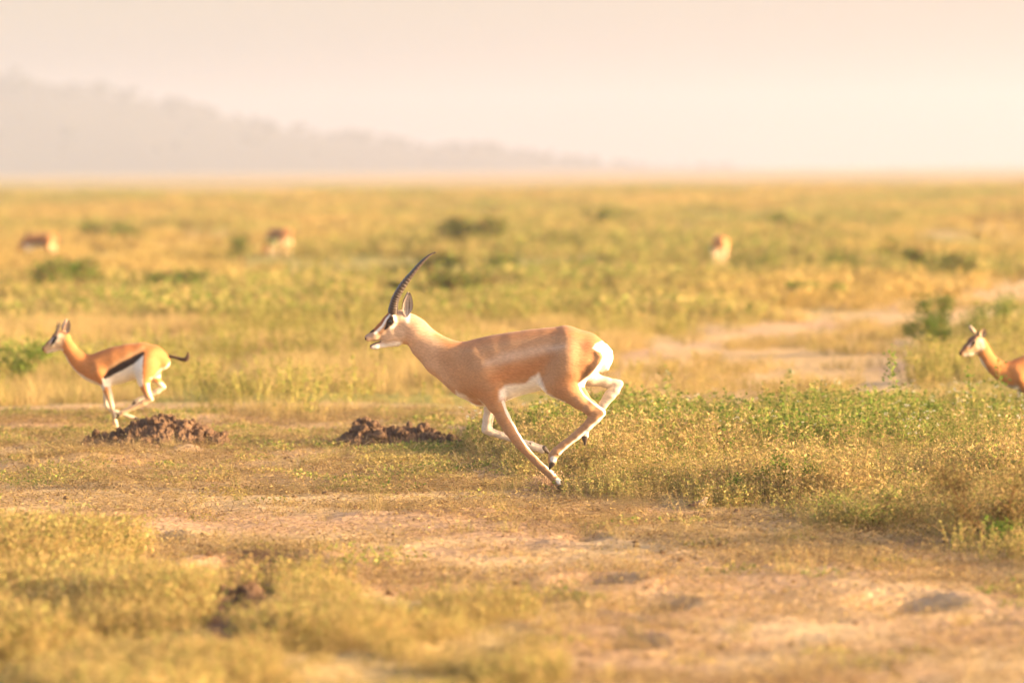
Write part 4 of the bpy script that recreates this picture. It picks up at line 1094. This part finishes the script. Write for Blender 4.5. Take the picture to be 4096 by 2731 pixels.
# leafy green herbs behind, finer tan herbs in front, on the right
p = pts_wedge(52000, 26, 52, 101); c = cover(p[:, 0], p[:, 1])
inn = sstep(8, -14, c['right']) * (.35 + .65 * sstep(.33, .42, fbm(p[:, 0] / .32, p[:, 1] / .7, octs=2, seed=171))); back = sstep(1085, 1020, c['py'] + (fbm(p[:, 0] / .7, p[:, 1] / 1.5, seed=71) - .5) * 130)
hole = sstep(.36, .50, fbm(p[:, 0] / .5, p[:, 1] / 1.2, octs=3, seed=72))
gp_ = keepif(np.column_stack([p, back, fbm(p[:, 0] / .5, p[:, 1] / 1, seed=73), c['px'], c['right']]), inn * back * (.25 + .75 * hole), 1)
edge = sstep(0, -40, gp_[:, 5])
tall = 1 - .38 * sstep(2020, 2200, gp_[:, 4])
scatter('leafy_herbs', T_HERB, gp_[:, :2], (.70 + .55 * gp_[:, 3]) * (.65 + .65 * np.random.default_rng(45).random(len(gp_))) * (.45 + .55 * edge) * tall, (gp_[:, 3] - .52) * .8, 'fresh green leafy herbs growing behind the hooves of the large gazelle', seed=2)
gp_ = keepif(np.column_stack([p, 1 - back, fbm(p[:, 0] / .6, p[:, 1] / 1.2, seed=74), c['right']]), inn * (1 - back) * (.05 + .95 * hole) * .6, 4)
edge = sstep(0, -50, gp_[:, 4])
scatter('wispy_herbs', T_WISP, gp_[:, :2], (.40 + .85 * sstep(.2, .75, gp_[:, 3])) * (.55 + .75 * np.random.default_rng(44).random(len(gp_)) ** 1.5) * (.4 + .6 * edge), .9 * sstep(.3, .7, fbm(gp_[:, 0] / .35, gp_[:, 1] / .8, seed=90)), 'wispy tan and olive herbs in front of the green patch', seed=5)
gp_ = keepif(p, inn * back * .03, 60)
scatter('flowering_herbs', T_FLOWER, gp_, np.full(len(gp_), .85), np.full(len(gp_), .1), 'sparse white-tipped herbs along the back of the green patch', seed=61)
gp_ = keepif(np.column_stack([p, c['right']]), inn * .30, 6)
scatter('low_green_herbs', T_LOW, gp_[:, :2], np.full(len(gp_), 1.0), np.full(len(gp_), .25), 'low green herbs among the wispy stems', seed=7)
# foreground left
p = pts_wedge(52000, 17, 32.5, 102); c = cover(p[:, 0], p[:, 1])
inn = sstep(10, -14, c['left'])
hol = np.ones(len(p))
for gx_, gy_, rx, ry in [(*gpt(590, 1330), .30, 1.2), (*gpt(550, 1425), .30, 2.0), (*gpt(480, 1500), .2, 1.2), (*gpt(1050, 1500), .36, .5), (*gpt(350, 1290), .25, .9), (*gpt(880, 1400), .2, .9)]:
    hol *= sstep(.7, 1.15, np.hypot((p[:, 0] - gx_) / rx, (p[:, 1] - gy_) / ry))
q = fbm(p[:, 0] / .4, p[:, 1] / .9, seed=75)
gp_ = keepif(np.column_stack([p, q, c['px']]), inn * hol * (.10 + .8 * sstep(.38, .54, q)) * (1 - .45 * sstep(600, 1000, c['px'])), 8)
scatter('foreground_herbs', T_LOW, gp_[:, :2], (.22 + 1.1 * sstep(.25, .75, gp_[:, 2])) * (1 - .35 * sstep(500, 900, gp_[:, 3])) + .25 * sstep(500, 0, gp_[:, 3]), .2 + .8 * (1 - gp_[:, 2]), 'blurred yellow-green low herbs filling the lower left foreground', seed=9)
# creeping greens by the clod heap and specks on the bare track
p = pts_wedge(60000, 18, 47, 103); c = cover(p[:, 0], p[:, 1])
cr = sstep(12, -8, c['creep']); q = fbm(p[:, 0] / .8, p[:, 1] / 1.6, octs=4, seed=76)
lane = sstep(55, 5, seg_field(c['px'] + 60 * (fbm(p[:, 0] / 1.2, p[:, 1] / 2, seed=180) - .5), c['py'], [(-300, 1150, 10), (300, 1165, 14), (700, 1205, 16), (1100, 1255, 24), (1500, 1330, 34), (1900, 1410, 50), (2400, 1520, 80), (3200, 1700, 100)]))
bare = ((c['right'] > 0) & (c['left'] > 0)) * (1 - .8 * lane)
gp_ = keepif(np.column_stack([p, q]), cr * .9 + bare * (.015 + .16 * sstep(.52, .68, q)) * (1 - .8 * sstep(1150, 1280, c['py'] + .05 * c['px'])), 10)
scatter('creeping_greens', T_CREEP, gp_[:, :2], .6 + .9 * np.random.default_rng(4).random(len(gp_)), .75 - .7 * sstep(.4, .6, gp_[:, 2]), 'low creeping green plants hugging the bare soil', seed=11)
q2 = fbm(p[:, 0] / .5, p[:, 1] / .9, octs=4, seed=77)
gp_ = keepif(p, np.maximum(bare, .45 * lane * (c['right'] > 0)) * .9 * sstep(.30, .52, q2), 12)
scatter('straw_litter', T_STRAW, gp_, .6 + .8 * np.random.default_rng(5).random(len(gp_)), np.random.default_rng(6).random(len(gp_)) * .7, 'trampled dry straw litter covering the bare track', 'litter', seed=13)
gp_ = keepif(p, bare * .07 * sstep(.40, .6, fbm(p[:, 0] / .4, p[:, 1] / .8, seed=78)), 14)
scatter('short_dry_tufts', T_GRASS, gp_, .25 + .35 * np.random.default_rng(7).random(len(gp_)), np.random.default_rng(8).random(len(gp_)), 'short dry grass tufts dotted over the bare soil', seed=15)
CL = bpy.data.collections.new('soil_crumb')
for m in CLODS[::2]: CL.objects.link(bpy.data.objects.new('soil_crumb', m))
gp_ = keepif(p, bare * .10 + .01, 16)
scatter('soil_crumbs', (CL, len(CLODS[::2])), gp_, .004 + .016 * np.random.default_rng(9).random(len(gp_)) ** 3, np.zeros(len(gp_)), 'small crumbs of soil strewn over the track', 'soil crumbs', seed=17)
pq = pts_wedge(26000, 44, 84, 140, 1.3); cq = cover(pq[:, 0], pq[:, 1])
gp_ = keepif(pq, (cq['track2'] < 10) * .7 * sstep(.40, .62, fbm(pq[:, 0] / .9, pq[:, 1] / 2.5, octs=3, seed=141)), 142)
scatter('track_side_tufts', T_LOW, gp_, .4 + .6 * np.random.default_rng(12).random(len(gp_)), .5 + .5 * np.random.default_rng(13).random(len(gp_)), 'sparse dry tufts along the far sandy track', seed=143)
# grass behind and out over the plain
p = pts_wedge(30000, 44, 78, 104, 1.3); c = cover(p[:, 0], p[:, 1]); q = fbm(p[:, 0] / 1.3, p[:, 1] / 3.5, octs=4, seed=79)
gp_ = keepif(np.column_stack([p, q]), sstep(10, -30, c['grass']) * (.12 + .88 * sstep(.36, .56, q)), 18)
scatter('golden_grass', T_GRASS, gp_[:, :2], (.5 + 1.1 * gp_[:, 2]) * (.6 + .4 * sstep(46, 54, gp_[:, 1])), .95 - .85 * sstep(.45, .7, fbm(gp_[:, 0] / 3, gp_[:, 1] / 9, seed=80)), 'golden dry grass growing behind the running gazelles', 'grass', seed=19)
gp_ = keepif(np.column_stack([p, q]), sstep(10, -30, c['grass']) * .22 * sstep(.45, .62, fbm(p[:, 0] / 2, p[:, 1] / 6, seed=81)), 20)
scatter('plain_herbs', T_HERB, gp_[:, :2], .5 + .9 * np.random.default_rng(10).random(len(gp_)), np.full(len(gp_), .35), 'green herbs mixed into the golden grass', seed=21)
p = pts_wedge(46000, 72, 420, 105, 1.25, 1.35); c = cover(p[:, 0], p[:, 1]); q = fbm(p[:, 0] / 4, p[:, 1] / 12, octs=4, seed=82)
gp_ = keepif(np.column_stack([p, q]), sstep(6, -12, c['grass']) * (.10 + .9 * sstep(.38, .56, q)), 22)
scatter('far_savanna_clumps', T_CLUMP, gp_[:, :2], (.7 + 1.2 * gp_[:, 2]) * (1 + gp_[:, 1] / 260), .95 - 1.0 * sstep(.42, .68, fbm(gp_[:, 0] / 9, gp_[:, 1] / 26, octs=3, seed=83)), 'yellow and green tussocks covering the open plain to the horizon', 'grass', seed=23, squash=.75)

F_ = (G2 * .8, G3 * .65, Y1 * .5, G1)
# ------------------------------------------------------------------ single shrubs, weeds and plants one can tell apart
M_SHRUB = veg_mat('shrub_leaf', instanced=False, transl=.3)
def shrub(px, py, wd, ht, label, seed, cols=(G1, G2), leaf=.05, nleaf=900, name='shrub', cat='shrub', group=None, woody=True, fine=False):
    x, y = gpt(px, py); z = float(gh(x, y)); rg = np.random.default_rng(seed)
    root = empty(name, (x, y, z), label, cat, group)
    T = TB(); S_ = TB(); lobes = [(rg.normal(0, .24) * wd, rg.uniform(-.4, .4) * wd, ht * rg.uniform(.2, .8), rg.uniform(.10, .26) * wd) for _ in range(9)]
    for lx, ly, lz, lr in lobes:
        S_.stem([[lx * .1, ly * .1, -.03], [lx * .5, ly * .5, lz * .45], [lx, ly, lz]], .006 + .006 * ht, B1 * .8)
    for k in range(nleaf):
        lx, ly, lz, lr = lobes[int(rg.integers(9))]
        v = rg.normal(0, 1, 3); v /= np.linalg.norm(v); v *= lr * rg.random() ** .5 * rg.uniform(.6, 1.25)
        q = np.array([lx, ly, lz]) + v * [1, 1, min(1.0, ht / wd * 1.3)]
        if q[2] < .01: q[2] = rg.uniform(.01, .1)
        T.leaf(q, unit(rg, 1), rg.normal(0, 1, 3), leaf * rg.uniform(.6, 1.3), leaf * .55 * rg.uniform(.6, 1.2), cols[int(rg.integers(len(cols)))] * rg.uniform(.65, 1.3))
    part('foliage', T.mesh('foliage'), M_SHRUB, root); part('stem', S_.mesh('stem'), M_SHRUB, root)
    return root
gsh = 'dark shrubs on the far plain'
D_ = (G2 * .7, G2 * .85, G3 * .6, B1)
shrub(2115, 640, 1.5, .75, 'dark round shrub on the far plain at right, above the sandy track', 201, D_, .09, 1100, group=gsh)
shrub(1070, 585, 1.7, .8, 'blurred dark shrub highest above the big gazelle\'s back', 202, D_, .12, 900, group=gsh)
shrub(1040, 645, 1.7, .6, 'wide dark shrub just right of the horn tip', 203, D_, .11, 900, group=gsh)
shrub(1000, 700, 1.2, .5, 'dark shrub directly right of the ringed horns', 204, D_, .09, 900, group=gsh)
shrub(1065, 702, .8, .48, 'smaller dark shrub right beside the one by the horns', 205, D_, .08, 700, group=gsh)
shrub(150, 680, 1.9, .6, 'broad dark shrub above the small running gazelle\'s head', 206, F_, .09, 1100, group=gsh)
shrub(420, 685, 1.5, .45, 'low dark shrub between the small gazelle and the horned one', 207, F_, .09, 900, group=gsh)
shrub(560, 602, 1.0, .6, 'small dark shrub beside the smallest distant gazelle', 208, F_, .1, 360, group=gsh)
shrub(1395, 530, 2.2, .7, 'faint dark shrub in the upper middle of the plain', 209, F_, .14, 420, group=gsh)
shrub(1860, 545, 2.0, .7, 'faint dark shrub right of the gazelle seen from behind', 210, F_, .14, 420, group=gsh)
shrub(1930, 632, 1.0, .5, 'small shrub left of the dark round shrub', 211, F_, .08, 360, group=gsh)
shrub(1730, 632, 1.1, .5, 'small shrub below the gazelle seen from behind', 212, F_, .08, 360, group=gsh)
shrub(270, 560, 2.4, .7, 'faint shrub near the horizon at left', 213, F_, .14, 420, group=gsh)
shrub(1840, 705, .9, .35, 'low greenish shrub above the sandy track', 214, (G1, G2), .06, 600, group=gsh)
shrub(60, 885, .9, .42, 'dark green bush at the left edge by the small gazelle\'s chest', 215, (G1, G2, G2), .035, 1800)
shrub(2140, 818, .85, .66, 'dark green bush left of the right gazelle\'s head', 216, (G1 * .6, G1 * .8, G2 * .6), .03, 3600)
shrub(2310, 790, .9, .6, 'green bush behind the right gazelle\'s ears', 217, (G1, G2), .03, 2200)
shrub(2285, 1255, .85, .52, 'brownish dense bush at the lower right edge', 218, (Y1 * .5, Y2 * .45, G3 * .55, B1), .015, 9500)
shrub(2330, 1262, .34, .16, 'bright green small plant at the foot of the brownish bush', 219, (G1 * 1.1, G1, G2), .022, 900)
shrub(1800, 1150, .42, .28, 'dark leafy clump inside the tan herbs, lower middle right', 220, (G1, G2), .02, 1500)
shrub(2000, 1215, .6, .26, 'shaded green clump at the front edge of the tan herbs', 221, (G2, G3, Y1), .018, 2200)
shrub(1520, 1085, .5, .20, 'dark small clump right of the horned gazelle\'s front hoof', 222, (G1, G2), .018, 1500)
shrub(2010, 985, .9, .34, 'rich green leafy clump in the right-hand herb patch', 223, (G1, G1 * 1.2, G2), .034, 2200)
def tall_weed(px, py, ht, label, seed, lean=.0, cols=(G1, G2), leaf=.03, n=60, tip=None):
    x, y = gpt(px, py); z = float(gh(x, y)); rg = np.random.default_rng(seed)
    root = empty('weed', (x, y, z), label, 'weed'); S_ = TB(); T = TB()
    top = np.array([lean, 0, ht]); S_.stem([[0, 0, -.02], top * .5 + [.008, 0, 0], top], .0035, Y1 * .6 + G2 * .3)
    for k in range(n):
        t = rg.uniform(.25, 1.0); r = .02 + .05 * (1 - t)
        T.leaf(top * t + rg.normal(0, r, 3), unit(rg, 1), rg.normal(0, 1, 3), leaf * rg.uniform(.6, 1.3), leaf * .6, cols[int(rg.integers(len(cols)))] * rg.uniform(.8, 1.3))
    if tip is not None:
        for k in range(14): T.leaf(top + rg.normal(0, .012, 3), unit(rg, 1), rg.normal(0, 1, 3), .018, .014, tip)
    part('stem', S_.mesh('stem'), M_SHRUB, root); part('leaf_cluster', T.mesh('leaf_cluster'), M_SHRUB, root)['kind'] = 'stuff'
tall_weed(1533, 965, .36, 'pale-topped weed sticking up just right of the far hind leg', 301, tip=np.array([.4, .42, .25]))
tall_weed(2055, 985, .62, 'tallest weed standing above the herb patch left of the right gazelle', 302, lean=-.03, n=110, leaf=.034)
tall_weed(1815, 960, .36, 'weed with upright tip above the middle of the herb patch', 303, tip=np.array([.5, .5, .3]))
tall_weed(2290, 985, .48, 'weed in front of the right gazelle\'s shoulder', 304, lean=.02, n=70)
tall_weed(2240, 975, .42, 'weed below the right gazelle\'s throat', 305, lean=-.04, n=60)
tall_weed(1695, 1085, .26, 'dark spiky weed leaning left out of the tan herbs', 306, lean=-.12, cols=(G1 * .7, B1), leaf=.026, n=70)
tall_weed(1785, 1075, .24, 'dark branching weed right of the leaning one', 307, lean=.08, cols=(G1 * .8, G2 * .8), leaf=.024, n=60)
tall_weed(342, 1024, .16, 'thin seedling stem standing before the left clod heap', 308, lean=.03, cols=(G3,), leaf=.018, n=5, tip=G3 * 1.5)
tall_weed(1040, 1010, .15, 'green tuft at the right end of the second clod heap', 309, cols=(G2, G3), leaf=.024, n=60)
def dry_sheaf():
    x, y = gpt(1395, 1172); rg = np.random.default_rng(5); T = TB()
    for k in range(170):
        b = np.array([rg.normal(0, .06), rg.normal(0, .10), rg.uniform(0, .02)])
        T.blade(b, [1.0 + rg.normal(0, .15), rg.normal(0, .22), .42 + rg.normal(0, .14)], rg.uniform(.16, .34), .0035, .10, (Y3, Y3 * 1.1, Y2)[k % 3] * rg.uniform(.85, 1.2), 4)
    me = T.mesh('straw_sheaf'); me.materials.append(M_SHRUB)
    o = link(bpy.data.objects.new('straw_sheaf', me)); o.location = (x, y, float(gh(x, y))); tag(o, 'pale sheaf of flattened dry straw leaning right, between hoof and bird', 'straw')
dry_sheaf()
def dead_twig(px, py, L, label, seed):
    x, y = gpt(px, py); rg = np.random.default_rng(seed); T = TB()
    p = np.array([-L / 2, 0, .01]); pts = [p]
    for k in range(6): p = p + np.array([L / 6, rg.normal(0, .03), rg.normal(.008, .012)]); pts.append(p)
    T.stem(pts, .004, B1 * 1.3)
    for k in (2, 3, 4): T.stem([pts[k], pts[k] + [L * .12, rg.normal(0, .06), .05], pts[k] + [L * .2, rg.normal(0, .1), .06]], .0025, B1 * 1.3)
    me = T.mesh('twig'); me.materials.append(M_SHRUB); o = link(bpy.data.objects.new('twig', me)); o.location = (x, y, float(gh(x, y))); o.rotation_euler = (0, 0, rg.uniform(-.4, .4))
    tag(o, label, 'twig')
dead_twig(1080, 1112, .5, 'thin dead twig lying under the horned gazelle\'s belly', 1)
dead_twig(500, 1135, .6, 'bleached twig lying on the track at lower left', 2)
# soil flung up by the front hoof
rg = np.random.default_rng(12); vv, ff, off = [], [], 0
c0 = P(2190, 1950, DG)
for k in range(3200):
    v, f = ICO1; s = .0015 + .004 * rg.random() ** 3
    vv.append(v * s + c0 + rg.normal(0, 1, 3) * [.05, .04, .028] + [.0, -.14, .03]); ff.append(f + off); off += len(v)
vv = np.concatenate(vv); vv[:, 2] = np.maximum(vv[:, 2], .002)
me = mesh_np('flung_soil', vv, np.concatenate(ff), smooth=False); me.materials.append(solid_mat('dust', (0.62, 0.42, 0.25), rough=1, spec=0))
tag(link(bpy.data.objects.new('flung_soil', me)), 'puff of soil grains kicked up by the front hoof', 'dust', kind='stuff')

# ------------------------------------------------------------------ haze
m, n, out = new_mat('haze_air')
pv = nd(n, 'ShaderNodeVolumePrincipled'); pv.inputs['Color'].default_value = (0.93, 0.94, 1.0, 1); pv.inputs['Density'].default_value = 0.00042; pv.inputs['Anisotropy'].default_value = 0.64
n.links.new(pv.outputs[0], out.inputs['Volume'])
x0, x1, y0, y1, z0, z1 = -3200, 3200, -60, 6300, -4, 78
me = bpy.data.meshes.new('haze')
me.from_pydata([(x, y, z) for x in (x0, x1) for y in (y0, y1) for z in (z0, z1)], [], [(0, 1, 3, 2), (4, 6, 7, 5), (0, 4, 5, 1), (2, 3, 7, 6), (0, 2, 6, 4), (1, 5, 7, 3)])
me.materials.append(m)
tag(link(bpy.data.objects.new('haze', me)), 'warm dusty haze hanging over the plain', 'haze', kind='stuff')
